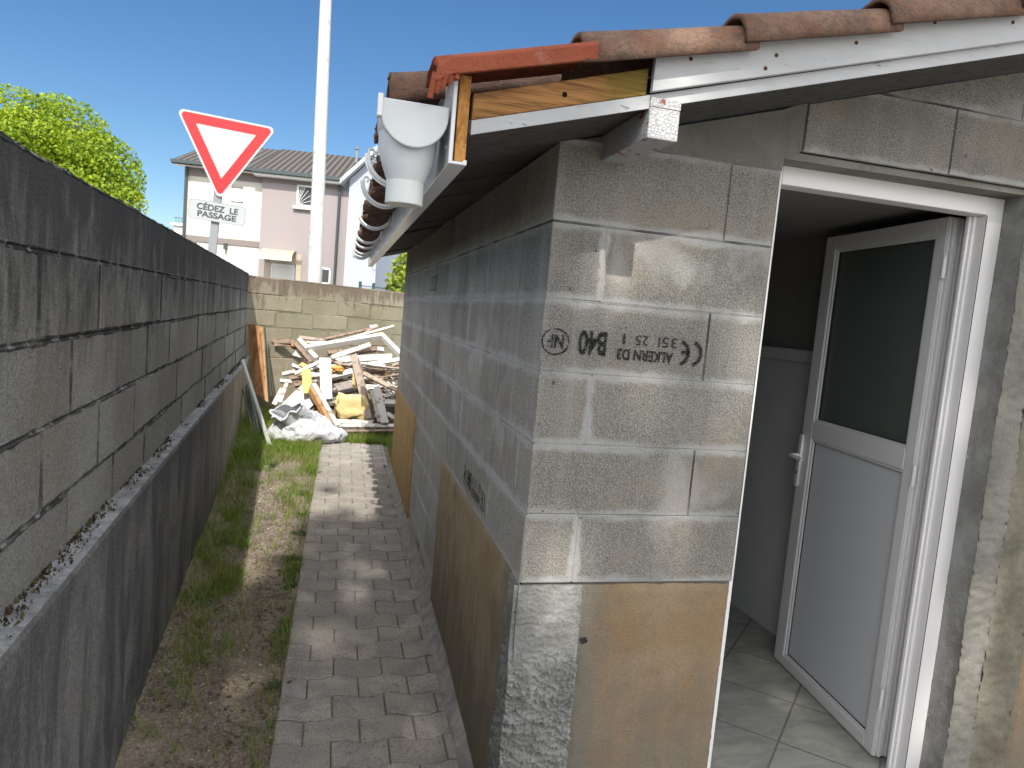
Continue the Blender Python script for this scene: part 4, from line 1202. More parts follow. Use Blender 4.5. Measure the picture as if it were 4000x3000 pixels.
# arched canopy
cu0, _ = F.uv(1036, 1000); cu1, _ = F.uv(1160, 1000); cz1 = F.uv(1100, 972)[1]
mb = MB(); vs = []
for k in range(9):
    t = math.radians(90 * k / 8); n_ = .16 + .85 * math.sin(t); z = cz1 - .05 - .36 * (1 - math.cos(t))
    for u in (cu0, cu1):
        vs += [F.w(u, z, n_), F.w(u, z - .03, n_)]
fs = []
for k in range(8):
    a = 4*k; fs += [(a, a+4, a+6, a+2), (a+1, a+3, a+7, a+5), (a, a+1, a+5, a+4), (a+2, a+6, a+7, a+3)]
mb.shape(vs, fs); F.box(mb, cu0, cu1, .98, 1.03, cz1 - .48, cz1 - .40, 1)
mb.build('door_canopy', [plain('canopy_sheet', (.45, .40, .28), .5, .3), wfr], house)
w_, _d = window(1255, 1046, 1291, 1112, .15, 'dark')
for px in (1193, 1346):
    u, z = F.uv(px, 600); zz = zdepth(px, 590, -3.4); mb = MB(); mb.tube([F.w(u * 1.04, zz - .5, -3.0), F.w(u * 1.04, zz + .05, -3.0)], .06, 8); mb.tube([F.w(u*1.04, zz + .05, -3.0), F.w(u*1.04, zz + .10, -3.0)], .11, 8); mb.build('roof_vent', sgrey, house)
mb = MB(); u, z = F.uv(884, 962); F.box(mb, u - .05, u + .05, .0, .2, z - .12, z + .10); mb.build('wall_lantern', dkg, house)
# globe lamp in front of the house
gp = at(1256, 1050, 17)
gl_ = empty('globe_lamp', (gp.x, gp.y, -1.1), 'small white globe lamp on a slim post just right of the tall pole', 'lamp')
mb = MB(); mb.tube([(gp.x, gp.y, -1.1), (gp.x, gp.y, gp.z - .04)], .025, 8); mb.build('lamp_stem', wfr, gl_)
mb = MB(); bm = bmesh.new(); bmesh.ops.create_uvsphere(bm, u_segments=14, v_segments=10, radius=.065); vv = [Vector(v.co) + gp for v in bm.verts]; ff = [tuple(v.index for v in f.verts) for f in bm.faces]; bm.free()
mb.shape(vv, ff); mb.build('globe', swhite, gl_, smooth=True)
# white gabled neighbour
G = Facade(1430, 900, 23.0, -.20)
nb = empty('neighbour_house', G.w(0, -1.1), 'white gabled house, tinted bluish for shade, right of the taupe one, behind the gutter brackets', 'house')
bw = plain('shade_tinted_white_render', (.38, .42, .49), .9, .1, .05, .4)  # white wall in shade, the darker bluish shade tone mixed into its colour
ga = G.uv(1367, 700); gb = G.uv(1491, 720); gtop = G.uv(1478, 600)
mb = MB()
pl_ = [(ga[0], -1.1), (gb[0] + .0, -1.1), (gb[0], gtop[1] - .1), (gtop[0], gtop[1]), (ga[0], ga[1])]
mb.shape([G.w(u, z, 0) for u, z in pl_] + [G.w(u, z, -8) for u, z in pl_], [(0,1,2,3,4), (9,8,7,6,5)] + [(k, (k+1) % 5, 5+(k+1) % 5, 5+k) for k in range(5)])
mb.build('wall', bw, nb)
mb = MB()
sl = (gtop[1] - ga[1]) / (gtop[0] - ga[0])
for n0, n1 in ((.32, -8.2),):
    ua, za = ga[0] - .25, ga[1] - .25 * sl
    mb.shape([G.w(ua, za + .05, n0), G.w(gtop[0], gtop[1] + .05, n0), G.w(gtop[0], gtop[1] + .05, n1), G.w(ua, za + .05, n1),
              G.w(ua, za + .20, n0), G.w(gtop[0], gtop[1] + .20, n0), G.w(gtop[0], gtop[1] + .20, n1), G.w(ua, za + .20, n1)], BOXF)
mb.build('roof', plain('pale_roof_edge', (.42, .46, .50), .7, .2), nb)
mb = MB(); mb.beam(G.w(ga[0] + .55, ga[1] - .45, .02), G.w(ga[0] + .8, ga[1] + .15, .30), .07, .07); mb.build('eaves_strut', bw, nb)
an = CC + ray(1485, 640) * 20
ant = empty('tv_antenna', (an.x, an.y, an.z - .4), 'thin pale roof antenna against the sky left of the gutter outlet', 'antenna')
mb = MB(); mb.tube([an + Vector((0, 0, -1.2)), an + Vector((0, 0, .55))], .014, 6); mb.build('mast', wfr, ant)
mb = MB()
for k in range(6): mb.tube([an + Vector((-.22 + .0*k, 0, .06 + .075*k)), an + Vector((-.22 + .12, .2, .06 + .075*k))], .008, 5)
mb.tube([an + Vector((-.35, 0, .22)), an + Vector((.35, 0, .16))], .012, 6)
for k in range(7): mb.tube([an + Vector((-.3 + .1*k, -.16, .22 - .008*k)), an + Vector((-.3 + .1*k, .16, .22 - .008*k))], .007, 5)
mb.build('aerial', wfr, ant)
# far little building at the left and grey house behind the bush
H = Facade(690, 890, 34.0, -.12)
hb = empty('far_building', H.w(0, -1.1), 'small cream building corner left of the two storey house', 'building')
u0, z1 = H.uv(678, 880); u1, _ = H.uv(735, 880)
mb = MB(); H.box(mb, u0, u1, -4, 0, -1.1, z1); mb.build('wall', cream, hb)
mb = MB(); H.box(mb, u0 - .1, u1, -4.1, .1, z1 + .002, z1 + .12); mb.build('roof_edge', shut, hb)
mb = MB()
for k in range(6): u = u0 + .1 + k * .13; mb.tube([H.w(u, z1 + .1, 0), H.w(u, z1 + .38, 0)], .012, 5)
mb.tube([H.w(u0, z1 + .38, 0), H.w(u1, z1 + .38, 0)], .014, 5); mb.build('railing', dkg, hb)
J = Facade(1520, 1060, 30.0, -.15)
gh = empty('grey_house', J.w(0, -1.1), 'grey house with low dark roof half hidden by the bush beside the shed', 'house')
u0, z1 = J.uv(1486, 1045); u1 = u0 + 6
mb = MB(); J.box(mb, u0, u1, -5, 0, -1.1, z1); mb.build('wall', plain('grey_render', (.42, .43, .44), .9, .1), gh)
roofslab(u0 - .4, u1, .5, z1 - .05, -3, z1 + 1.1, 'roof', gh, roofm, J)
ww, _d = window(1496, 1075, 1516, 1108, .02, 'dark', gh, J)
# green panel fence
fa = at(1406, 1128, 10.6); fb = at(1560, 1142, 11.4)
fence = empty('panel_fence', (fa.x, fa.y, -1.0), 'low dark green metal fence just showing over the far wall', 'fence')
fg = plain('fence_green', (.03, .06, .055), .5, .4); ft = .93
zf = at(1420, 1112, 10.6).z
mb = MB()
for z in (zf - .02, zf - .10, zf - .2, zf - .5, zf - 1.0): mb.tube([Vector((fa.x, fa.y, z)), Vector((fb.x, fb.y, z))], .006, 5)
for k in range(22):
    p = Vector((fa.x, fa.y, 0)).lerp(Vector((fb.x, fb.y, 0)), k/21); mb.tube([(p.x, p.y, -1), (p.x, p.y, zf)], .004, 4)
mb.build('fence_panel', fg, fence)
for k in range(3):
    p = Vector((fa.x, fa.y, 0)).lerp(Vector((fb.x, fb.y, 0)), (0, .32, .9)[k]); mb = MB(); mb.box(p.x - .025, p.x + .025, p.y - .025, p.y + .025, -1.05, zf + .05); mb.build('fence_post', fg, fence)

# ================================================================== TREES
def leaf_mat(name, c1, c2, c3):
    m = NM(name, .55, .35)
    r = m.attr('rnd')
    c = m.mix(r, c1, c2)
    c = m.mix(m.ss(m.noise(2.2, 3), .4, .65, 0, .6), c, c3)
    m.color(c)
    tr = m.n.new('ShaderNodeBsdfTranslucent'); m.l.new(c, tr.inputs[0])
    mx = m.n.new('ShaderNodeMixShader'); mx.inputs[0].default_value = .38
    m.l.new(m.b.outputs[0], mx.inputs[1]); m.l.new(tr.outputs[0], mx.inputs[2])
    m.l.new(mx.outputs[0], m.n['Material Output'].inputs[0])
    return m.mat
BARK = raw_wood('bark', (.08, .06, .045), (.14, .115, .09), (1, 1, .15), False, 20)
GAPS = []        # openings in the shade tree's crown, as lines towards the sun through the spots it lets light fall on
def leaves(mb_, blobs, n, size, seed, hollow=.55, aspect=.7, droop=0.0):
    r = random.Random(seed)
    vol = [b[3] * b[4] * b[3] for b in blobs]; tot = sum(vol)
    for b, w in zip(blobs, vol):
        for k in range(int(n * w / tot)):
            while True:
                p = Vector((r.uniform(-1, 1), r.uniform(-1, 1), r.uniform(-1, 1)))
                l = p.length
                if l < 1 and (l > hollow or r.random() < .25): break
            q = Vector((b[0] + p.x * b[3], b[1] + p.y * b[3], b[2] + p.z * b[4]))
            cl = nz(q.x * .9 / b[3] * 1.4, q.y * .9 / b[3] * 1.4, q.z * 1.3 / b[3] + seed)
            if cl < -.16 + .25 * r.random() - .1: continue
            if GAPS:
                g_ = 0
                for P0, gr in GAPS:
                    w_ = q - P0; dd = (w_ - SUNDIR * w_.dot(SUNDIR)).length
                    if dd < gr * (1 + .35 * nz(q.x * 3, q.y * 3, q.z * 3)): g_ = 1; break
                if g_: continue
            s = size * r.uniform(.6, 1.25)
            nrm = (p.normalized() * .6 + Vector((r.uniform(-1, 1), r.uniform(-1, 1), r.uniform(-.6, 1)))).normalized()
            a = nrm.orthogonal().normalized(); a.rotate(Matrix.Rotation(r.uniform(0, 6.28), 3, nrm)); c = nrm.cross(a)
            tip = a * s; sd_ = c * s * aspect * .5
            mb_.face([q - tip * .5, q + sd_ - tip * .05 + nrm * s * .08, q + tip * .5, q - sd_ - tip * .05 + nrm * s * .08], 0, None, r.random())
def tree(name, label, blobs, n, size, base, mat, seed, trunk_r=.16, hollow=.55, group=None):
    t = empty(name, base, label, 'tree' if 'tree' in name else 'bush', group)
    mb_ = MB(); leaves(mb_, blobs, n, size, seed, hollow); mb_.build('crown', mat, t, recalc=False)
    mb_ = MB(); r = random.Random(seed); b = Vector(base)
    cx_ = sum(q[0] for q in blobs)/len(blobs); cy_ = sum(q[1] for q in blobs)/len(blobs); cz_ = sum(q[2] for q in blobs)/len(blobs)
    mid = Vector((b.x*.6 + cx_*.4, b.y*.6 + cy_*.4, (b.z + cz_)*.5 - .1*(cz_-b.z)))
    mb_.tube([b, b.lerp(mid, .5) + Vector((.05, 0, 0)), mid], [trunk_r * 1.25, trunk_r, trunk_r * .8], 12)
    for q in blobs:
        e = Vector((q[0], q[1], q[2])); k = mid.lerp(e, .5) + Vector((r.uniform(-.2, .2), r.uniform(-.2, .2), .1)) * q[3] * .4
        mb_.tube([mid, k, e], [trunk_r * .55, trunk_r * .36, trunk_r * .12], 7)
        for w in range(5):
            d = Vector((r.uniform(-1, 1), r.uniform(-1, 1), r.uniform(-.4, 1))).normalized()
            mb_.tube([k, k.lerp(e, .6) + d * q[3] * .3, e + d * q[3] * .75], [trunk_r * .2, trunk_r * .12, trunk_r * .04], 5)
    mb_.build('trunk', BARK, t, smooth=True)
    return t
YT = 17.0
def tb(px, py, rad_px, y=YT, dy=0.0, sq=1.0):
    p = at(px, py, y + dy); sc = (y + 1.87) / FPX * .86; return (p.x, p.y, p.z, rad_px * sc, rad_px * sc * sq)
LM = leaf_mat('bright_spring_leaves', (.19, .29, .012), (.36, .45, .025), (.10, .21, .012))
cr = [tb(60, 560, 215), tb(240, 560, 190, dy=.3), tb(130, 700, 260, dy=-.4), tb(370, 690, 185, dy=.2), tb(300, 800, 230), tb(420, 800, 145, dy=-.3), tb(-120, 650, 250), tb(455, 890, 105), tb(200, 900, 230)]
tb0 = at(210, 1100, YT)
tree('broadleaf_tree', 'bright green round crowned tree rising over the dark wall at the left', cr, 95000, .095, (tb0.x, tb0.y, -1.1), LM, 5, .22, .35)
BMt = leaf_mat('glossy_bush_leaves', (.16, .25, .02), (.34, .40, .04), (.06, .13, .015))
bb = [tb(1560, 1090, 62, 8.9), tb(1585, 1040, 60, 9.0), tb(1545, 1140, 55, 8.9), tb(1640, 1080, 90, 9.2)]
b0 = at(1590, 1200, 9.0)
tree('bush', 'yellow green leafy bush between the far wall and the shed wall', bb, 1500, .085, (b0.x, b0.y, -1.0), BMt, 12, .04, .1)
# tree standing behind the photographer: it throws the dappled shade
cr = []
r_ = random.Random(77)
for (x, y, z, rr) in SHADEBLOBS if 'SHADEBLOBS' in globals() else [(-3.0, -8.6, 6.4, 1.5), (-1.0, -8.8, 6.6, 1.7), (1.0, -8.2, 6.8, 1.6), (-2.2, -6.4, 6.3, 1.45), (-.3, -6.2, 6.5, 1.5), (1.6, -6.2, 6.4, 1.4), (3.2, -7.6, 6.6, 1.5), (-1.5, -10.6, 6.7, 1.5), (1.0, -10.4, 6.6, 1.5), (-4.6, -8.0, 6.2, 1.4), (-3.2, -10.8, 6.4, 1.4), (3.0, -10.2, 6.4, 1.3), (-1.4, -4.7, 6.2, .85), (-3.4, -5.6, 6.2, 1.0)]:
    cr.append((x - .75, y + .9 - 4.8, z + 5.0, rr, rr * .62))
for ax_, cv, pts_ in ((1, 0.0, ((2520, 1010, .15), (2500, 1120, .11), (2905, 1370, .11), (2895, 1520, .10), (2170, 2110, .11), (2190, 2370, .10), (2600, 2440, .055), (2700, 2560, .055), (3850, 2350, .12), (3815, 2560, .10), (3780, 2820, .10), (2560, 2030, .07))),
                      (1, 0.09, ((3650, 2800, .11), (3780, 1600, .09), (3620, 2960, .09))),
                      (2, -.99, ((2960, 2590, .07), (3060, 2720, .085), (3180, 2880, .075), (2860, 2960, .075), (1530, 2440, .12), (1660, 2860, .12), (1430, 2225, .13), (1270, 2490, .12), (1390, 2330, .09), (1560, 2560, .08), (1240, 2290, .08)))):
    for px, py, gr in pts_: GAPS.append((hit(px, py, ax_, cv), gr * .95))
for k in range(9): GAPS.append((Vector((-.95 + .02 * k, 2.1 + .22 * k, -.97)), .14 + .012 * k))
for gy in (3.45, 3.8, 4.15, 4.5, 4.85, 5.2, 5.6):
    for gx in (-.52, -.22, .04):
        if not (gx == -.52 and 3.7 < gy < 5): GAPS.append((Vector((gx + .1 * nz(gx * 9, gy * 3), gy, -.95)), .20))
tree('shade_tree', 'tall leafy tree behind the photographer whose branches dapple the shed with light', cr, 38000, .21, (-.4, -13.0, -1.1), LM, 3, .22, 0.0)
GAPS = []

# ================================================================== DEBRIS PILE
def c6(x, y): return (1100 + .3014 * x, 1250 + .3014 * y)
def Yd(y, dy=0.0): return 6.10 + (1400 - y) / 1200 * .80 + dy
def lumber(name, c, c2, amt=.58, grain=(1, 1, 1)):
    m = NM(name, .75, .25)
    a = m.mix(m.noise(24, 5), tuple(x * .85 for x in c), c)
    a = m.mix(m.ss(m.noise(17, 5), amt, amt + .05, 0, .85), a, c2)
    m.color(a); m.bump(m.noise(60, 4), .002); return m.mat
WP = lumber('peeling_white_board', (.64, .63, .605), (.33, .24, .16), .63)
WP2 = lumber('worn_white_board', (.52, .51, .475), (.26, .19, .14), .56)
BR = lumber('brown_old_board', (.26, .19, .145), (.14, .10, .075), .5)
GB = lumber('grey_brown_plank', (.33, .27, .22), (.20, .155, .12), .55)
OW = lumber('orange_wood', (.46, .25, .10), (.28, .14, .05), .55)
YW = lumber('yellow_foam', (.68, .47, .17), (.42, .27, .08), .58)
YI = lumber('yellow_insulation', (.66, .52, .25), (.40, .30, .12), .60)
GS = lumber('grey_felt', (.30, .27, .25), (.20, .18, .17), .5)
DK = plain('black_corrugated_hose', (.035, .037, .04), .5, .4)
def plank(name, label, cat, p1, p2, w, t, mat, dy1=0.0, dy2=0.0, tilt=(0, -.75, .66), Y=None, group=None, jag=True):
    """p1, p2: ends seen in the photograph (debris crop units); w, t in metres"""
    y1, y2 = (Yd(p1[1], dy1), Yd(p2[1], dy2)) if Y is None else Y
    a = at(*c6(*p1), y1); b = at(*c6(*p2), y2)
    u = Vector(tilt); d = (b - a); L = d.length; d.normalize(); u = (u - d * u.dot(d)).normalized(); s = d.cross(u)
    r = random.Random(name + label); mb_ = MB(); n = 9; vs = []
    for i in range(n + 1):
        q = a + (b - a) * i / n
        for sx, sz in ((-1,-1), (1,-1), (1,1), (-1,1)):
            j = (d * r.uniform(-.012, .012) if jag and i in (0, n) else Vector((0,0,0)))
            vs.append(q + s * sx * w/2 * (1 + .02 * r.uniform(-1, 1)) + u * sz * t/2 + j)
    fs = [(3,2,1,0), (4*n, 4*n+1, 4*n+2, 4*n+3)] + [(4*i+k, 4*i+(k+1) % 4, 4*i+4+(k+1) % 4, 4*i+4+k) for i in range(n) for k in range(4)]
    mb_.shape(vs, fs)
    o = mb_.build(name, mat, None, bevel=.0015)
    return tag(o, label, cat, group)
def multi(name, label, cat, bars):
    """one thing made of several bars"""
    mb_ = MB()
    for (p1, p2, w, t, dy1, dy2, tilt) in bars:
        mb_.beam(at(*c6(*p1), Yd(p1[1], dy1)), at(*c6(*p2), Yd(p2[1], dy2)), w, t, tilt)
    return tag(mb_.build(name, WP, None, bevel=.002), label, cat)
UPF = (0, -.55, .83); FRT = (0, -.92, .38)
# discarded white window frame on top of the heap
o = tag(empty('broken_window_frame', at(*c6(800, 280), 6.85), 'large white painted frame lying tilted on top of the heap, open at the bottom', 'frame'))
o['category'] = 'frame'; o['label'] = 'large white painted frame lying tilted on top of the heap, open at the bottom'
def bar(parent, nm, p1, p2, w, t, mat, dy1=0, dy2=0, tilt=UPF):
    mb_ = MB(); mb_.beam(at(*c6(*p1), Yd(p1[1], dy1)), at(*c6(*p2), Yd(p2[1], dy2)), w, t, tilt); return mb_.build(nm, mat, parent, bevel=.002)
bar(o, 'top_rail', (290, 372), (1318, 205), .052, .07, WP, -.12, .05)
bar(o, 'right_stile', (1300, 205), (1590, 500), .05, .065, WP, .05, -.05)
bar(o, 'left_stile', (225, 262), (450, 505), .052, .055, WP, .0, -.12)
plank('brown_batten', 'brown batten with nail holes running along the left stile of the big white frame', 'batten', (170, 300), (385, 545), .045, .03, BR, -.02, -.14)
plank('split_post_end', 'orange split post end poking out at the upper left of the heap', 'offcut', (140, 320), (215, 345), .07, .06, OW, .1, .1)
plank('dark_board', 'long dark grey board sticking out left in front of the far wall', 'board', (-175, 262), (330, 292), .06, .02, BR, .25, .1, FRT)
plank('tapered_board', 'grey brown tapered board lying under the thin sticks at the top', 'board', (230, 225), (700, 282), .045, .02, GB, .12, .1)
plank('dark_board', 'short dark board below the long one at the far left', 'board', (-90, 320), (150, 322), .045, .02, BR, .24, .2, FRT)
plank('white_strip', 'narrow white strip just left of the large frame rail', 'strip', (325, 285), (650, 295), .022, .015, WP, .02, .02)
plank('orange_lath', 'thin orange lath under the narrow white strip', 'lath', (350, 312), (640, 322), .012, .012, OW, .03, .03)
plank('thin_white_stick', 'long thin white stick reaching up to the top right', 'stick', (690, 285), (1455, 76), .024, .014, WP, -.05, .0)
plank('brown_moulding', 'brown moulding crossing below the highest sticks', 'moulding', (565, 245), (1175, 112), .03, .02, BR, .05, .05)
plank('brown_stick', 'short brown stick at the very top of the heap', 'stick', (1080, 162), (1255, 78), .018, .015, GB, .0, .0)
plank('white_block', 'small white block end at the very top of the heap', 'offcut', (1150, 92), (1215, 85), .035, .03, WP, .08, .08)
plank('orange_lath', 'thin orange lath just over the large frame rail', 'lath', (980, 218), (1285, 158), .014, .012, OW, .0, .02)
plank('white_board', 'clean white board with cut end slanting across the upper middle', 'board', (655, 482), (1150, 318), .055, .022, WP, -.16, -.1)
plank('wide_white_board', 'widest white board lying flat in the middle right of the heap', 'board', (775, 512), (1425, 480), .082, .025, WP, -.12, -.08)
plank('brown_block', 'brown timber block under the cut white board', 'offcut', (985, 415), (1232, 378), .055, .05, BR, .02, .02)
plank('brown_beam', 'brown beam inside the big frame', 'beam', (590, 430), (980, 400), .05, .05, BR, .02, .02)
plank('white_block', 'white block end inside the corner of the big frame', 'offcut', (1235, 382), (1318, 392), .05, .05, WP, -.02, -.02)
plank('white_board', 'white board running to the shed wall at the right edge', 'board', (1040, 590), (1560, 508), .05, .025, WP, -.14, -.1)
plank('white_gutter_strip', 'white curved strip just below the wide white board', 'strip', (1030, 560), (1330, 600), .03, .02, WP2, -.18, -.15)
plank('grey_plank', 'grey plank under the small orange foam lump', 'plank', (640, 520), (970, 660), .045, .03, GB, -.08, -.08)
plank('grey_lath', 'thin grey slat crossing behind the leaning plank', 'slat', (770, 572), (1310, 640), .026, .02, GB, -.14, -.1)
plank('grey_lath', 'thin grey slat ending at the shed wall on the right', 'slat', (1260, 600), (1560, 634), .022, .02, GB, -.1, -.08)
plank('brown_lath', 'dark brown slat below the slats at the right', 'slat', (1060, 655), (1560, 668), .030, .02, BR, -.02, -.02)
plank('brown_lath', 'low dark brown slat in the hollow at the right', 'slat', (1110, 700), (1540, 720), .03, .02, BR, .04, .04)
plank('brown_lath', 'crooked brown slat rising towards the shed wall', 'slat', (1120, 775), (1520, 705), .022, .02, BR, .02, -.05)
plank('white_shard', 'curved white shard in the dark hollow', 'offcut', (1190, 745), (1320, 760), .03, .012, WP, .0, .0)
plank('white_door_post', 'upright white post with grooved face in the middle of the heap', 'post', (562, 488), (585, 1035), .125, .045, WP, -.36, -.20, FRT)
plank('leaning_plank', 'long grey brown plank with screw holes leaning upright right of the yellow insulation', 'plank', (930, 450), (1130, 1290), .075, .022, GB, -.34, -.20, FRT)
plank('leaning_lath', 'narrow grey brown slat directly behind the long leaning plank', 'slat', (985, 480), (1180, 1330), .03, .02, BR, -.30, -.15, FRT)
plank('long_grey_plank', 'grey brown plank sloping down to the right against the shed', 'plank', (1060, 690), (1560, 945), .052, .025, GB, -.12, -.22)
plank('white_plank', 'white topped plank under the orange foam lump', 'plank', (650, 738), (930, 672), .065, .06, WP, -.10, -.10)
plank('grey_board', 'flat grey board in the hollow behind the yellow insulation', 'board', (700, 880), (930, 830), .13, .02, GS, -.02, -.02, UPF)
plank('white_board', 'white curved board slanting at the left of the heap', 'board', (165, 700), (500, 540), .04, .022, WP, -.12, -.2)
plank('white_offcut', 'white offcut sticking out at the far left of the heap', 'offcut', (10, 705), (185, 665), .045, .03, WP2, .05, .05)
plank('white_offcut', 'white offcut above the yellow board at the left', 'offcut', (140, 588), (245, 622), .04, .03, WP, .02, .02)
plank('white_offcut', 'thick peeling white offcut behind the left stile of the big frame', 'offcut', (165, 440), (300, 480), .085, .05, WP2, .08, .05)
plank('brown_offcut', 'brown offcut below the sticking out white offcut', 'offcut', (95, 765), (250, 740), .04, .035, BR, .06, .04)
plank('white_offcut', 'white offcut lying lowest at the far left', 'offcut', (-10, 790), (130, 805), .045, .03, WP2, .05, .05)
plank('white_offcut', 'short white offcut left of the upright white post', 'offcut', (385, 725), (500, 715), .05, .03, WP, -.02, -.06)
plank('yellow_board', 'yellow foam board standing left of the upright white post', 'board', (318, 640), (340, 945), .10, .03, YW, -.20, -.16, FRT)
plank('yellow_offcut', 'yellow foam offcut on top of the yellow board', 'offcut', (250, 575), (345, 625), .055, .03, YW, -.10, -.14)
plank('brown_board', 'brown board inside the heap behind the yellow board', 'board', (180, 840), (520, 800), .06, .04, BR, .05, .05)
plank('white_sheet', 'large white sheet leaning at the left behind the bag', 'sheet', (120, 1180), (380, 930), .30, .012, WP, .02, -.06, UPF, jag=False)
plank('brown_lath', 'reddish brown lath beside the white bag', 'lath', (345, 1285), (485, 1170), .03, .02, OW, -.05, -.1)
plank('white_offcut', 'white flat offcut on the ground right of the bag', 'offcut', (400, 1420), (560, 1330), .12, .012, WP, -.06, -.04)
plank('white_offcut', 'white pointed offcut standing behind the bag', 'offcut', (75, 790), (-25, 1075), .04, .008, WP2, .02, .0, FRT)
plank('pale_shard', 'pale pointed shard of sheet standing left of the heap', 'offcut', (10, 880), (-95, 1085), .05, .006, WP2, .02, .0, FRT)
o = empty('broken_door_frame', at(*c6(700, 1400), 6.1), 'white topped brown sided frame standing open at the front foot of the heap', 'frame')
bar(o, 'left_stile', (395, 850), (712, 1400), .055, .09, WP2, -.22, -.22, (.35, -.55, .75))
bar(o, 'outer_side', (372, 900), (668, 1440), .03, .06, OW, -.225, -.235, (.35, -.55, .75))
bar(o, 'bottom_rail', (690, 1382), (1500, 1385), .05, .05, WP2, -.22, -.16, UPF)
bar(o, 'bottom_side', (670, 1450), (1500, 1440), .03, .035, BR, -.235, -.17, UPF)
bar(o, 'cross_rail', (545, 1060), (770, 1062), .075, .05, WP2, -.12, -.10, UPF)
plank('white_brown_rail', 'chipped white and brown rail lying along the bottom of the front frame', 'rail', (722, 1318), (1185, 1330), .05, .035, WP2, -.17, -.17)
plank('square_post', 'weathered white square post leaning at the right of the heap', 'post', (1225, 885), (1335, 1345), .085, .07, WP2, -.30, -.20, FRT)
plank('grey_white_batten', 'worn batten standing just left of the weathered square post', 'batten', (1165, 920), (1265, 1320), .035, .03, WP2, -.30, -.2, FRT)
plank('pale_rail', 'pale horizontal rail right of the weathered square post', 'rail', (1330, 1082), (1560, 1078), .05, .06, WP2, -.1, -.1)
plank('white_board', 'white board sloping down in the lower right corner', 'board', (1365, 1215), (1540, 1310), .05, .02, WP2, -.1, -.12)
plank('white_strip', 'small white strip right of the leaning plank', 'strip', (1105, 850), (1235, 860), .025, .015, WP, -.12, -.12)
# orange foam lump, insulation, hose, scattered chips
def lump(name, label, cat, c_px, Y, rx_, ry_, rz_, mat, seed, amp=.25, flat=.0):
    c = at(*c6(*c_px), Y); mb_ = MB(); bm = bmesh.new(); bmesh.ops.create_icosphere(bm, subdivisions=4, radius=1)
    vs = []
    for v in bm.verts:
        p = v.co.copy(); q = Vector((max(-.75, min(.75, p.x)) / .75, p.y, max(-.75, min(.75, p.z)) / .75))
        k = 1 + amp * (nz(p.x*1.6, p.y*1.6, p.z*1.6 + seed) + .5 * nz(p.x*4.5, p.y*4.5, p.z*4.5 + seed))
        vs.append(Vector((c.x + q.x * rx_ * k, c.y + q.y * ry_ * k, c.z + q.z * rz_ * k)))
    mb_.shape(vs, [tuple(v.index for v in f.verts) for f in bm.faces]); bm.free()
    return tag(mb_.build(name, mat, None, smooth=True), label, cat)
lump('foam_lump', 'orange foam lump in the middle of the heap', 'foam', (725, 635), 6.42, .055, .04, .032, plain('orange_foam', (.62, .33, .09), .9, .1, .2, 40, .003), 2, .5)
lump('insulation_block', 'big yellow block of insulation wool at the front of the heap', 'insulation', (900, 1130), 6.06, .155, .05, .125, YI, 9, .38)
lump('yellow_scrap', 'small yellow foam scrap in the grass right of the bag', 'foam', (550, 1445), 5.95, .04, .03, .03, YW, 4, .6)
lump('insulation_scrap', 'ragged yellow wool strip hanging behind the leaning plank', 'insulation', (950, 780), 6.36, .022, .03, .07, YI, 14, .6)
mb = MB(); a = at(*c6(655, 968), 6.14); b = at(*c6(925, 915), 6.2)
pts = [a.lerp(b, k/36) for k in range(37)]; mb.tube(pts, [.026 + (.004 if k % 2 else -.003) for k in range(37)], 12); tag(mb.build('corrugated_hose', DK), 'short piece of black corrugated hose above the insulation block', 'hose')
k = 0
for cname, cm in (('White', WP2), ('Brown', GB), ('Broad white', WP), ('Peeling white', WP)):      # mixed boards that fill the heap from behind
    for hname, hy in (('upper', 600), ('middle', 860), ('lower', 1130)):
        for sname, sx_ in (('left', 480), ('centre', 880), ('right', 1290)):
            r = random.Random(900 + k); k += 1
            yy = hy + r.uniform(-110, 130); xx = sx_ + r.uniform(-150, 150)
            L = r.uniform(200, 430); an_ = r.uniform(-.45, .45)
            p1 = (xx - L/2, yy - L/2 * an_); p2 = (min(1640, xx + L/2), yy + L/2 * an_)
            plank('heaped_board', cname + ' board mostly buried in the ' + hname + ' ' + sname + ' of the heap', 'board', p1, p2, r.uniform(.035, .08), r.uniform(.02, .045), cm, r.uniform(.0, .20), r.uniform(.0, .20), (r.uniform(-.3, .3), -.6, .8), group='boards buried in the heap')
mb = MB(); r_ = random.Random(61)
for k in range(420):
    x, y = r_.uniform(1290, 1510), r_.uniform(860, 1060)
    if r_.random() < .5: x, y = r_.uniform(250, 1500), r_.uniform(600, 1400)
    p = at(*c6(x, y), Yd(y, r_.uniform(-.06, .05))); d = Vector((r_.uniform(-1, 1), r_.uniform(-.5, .5), r_.uniform(-.4, .4))).normalized()
    mb.beam(p, p + d * r_.uniform(.02, .07), r_.uniform(.008, .022), r_.uniform(.003, .01), (r_.uniform(-.4, .4), -.5, .8), r_.choice((0, 0, 1, 2)))
tag(mb.build('wood_chips', [WP, BR, OW], recalc=False), 'broken chips and splinters strewn through the heap', 'wood chips', kind='stuff')
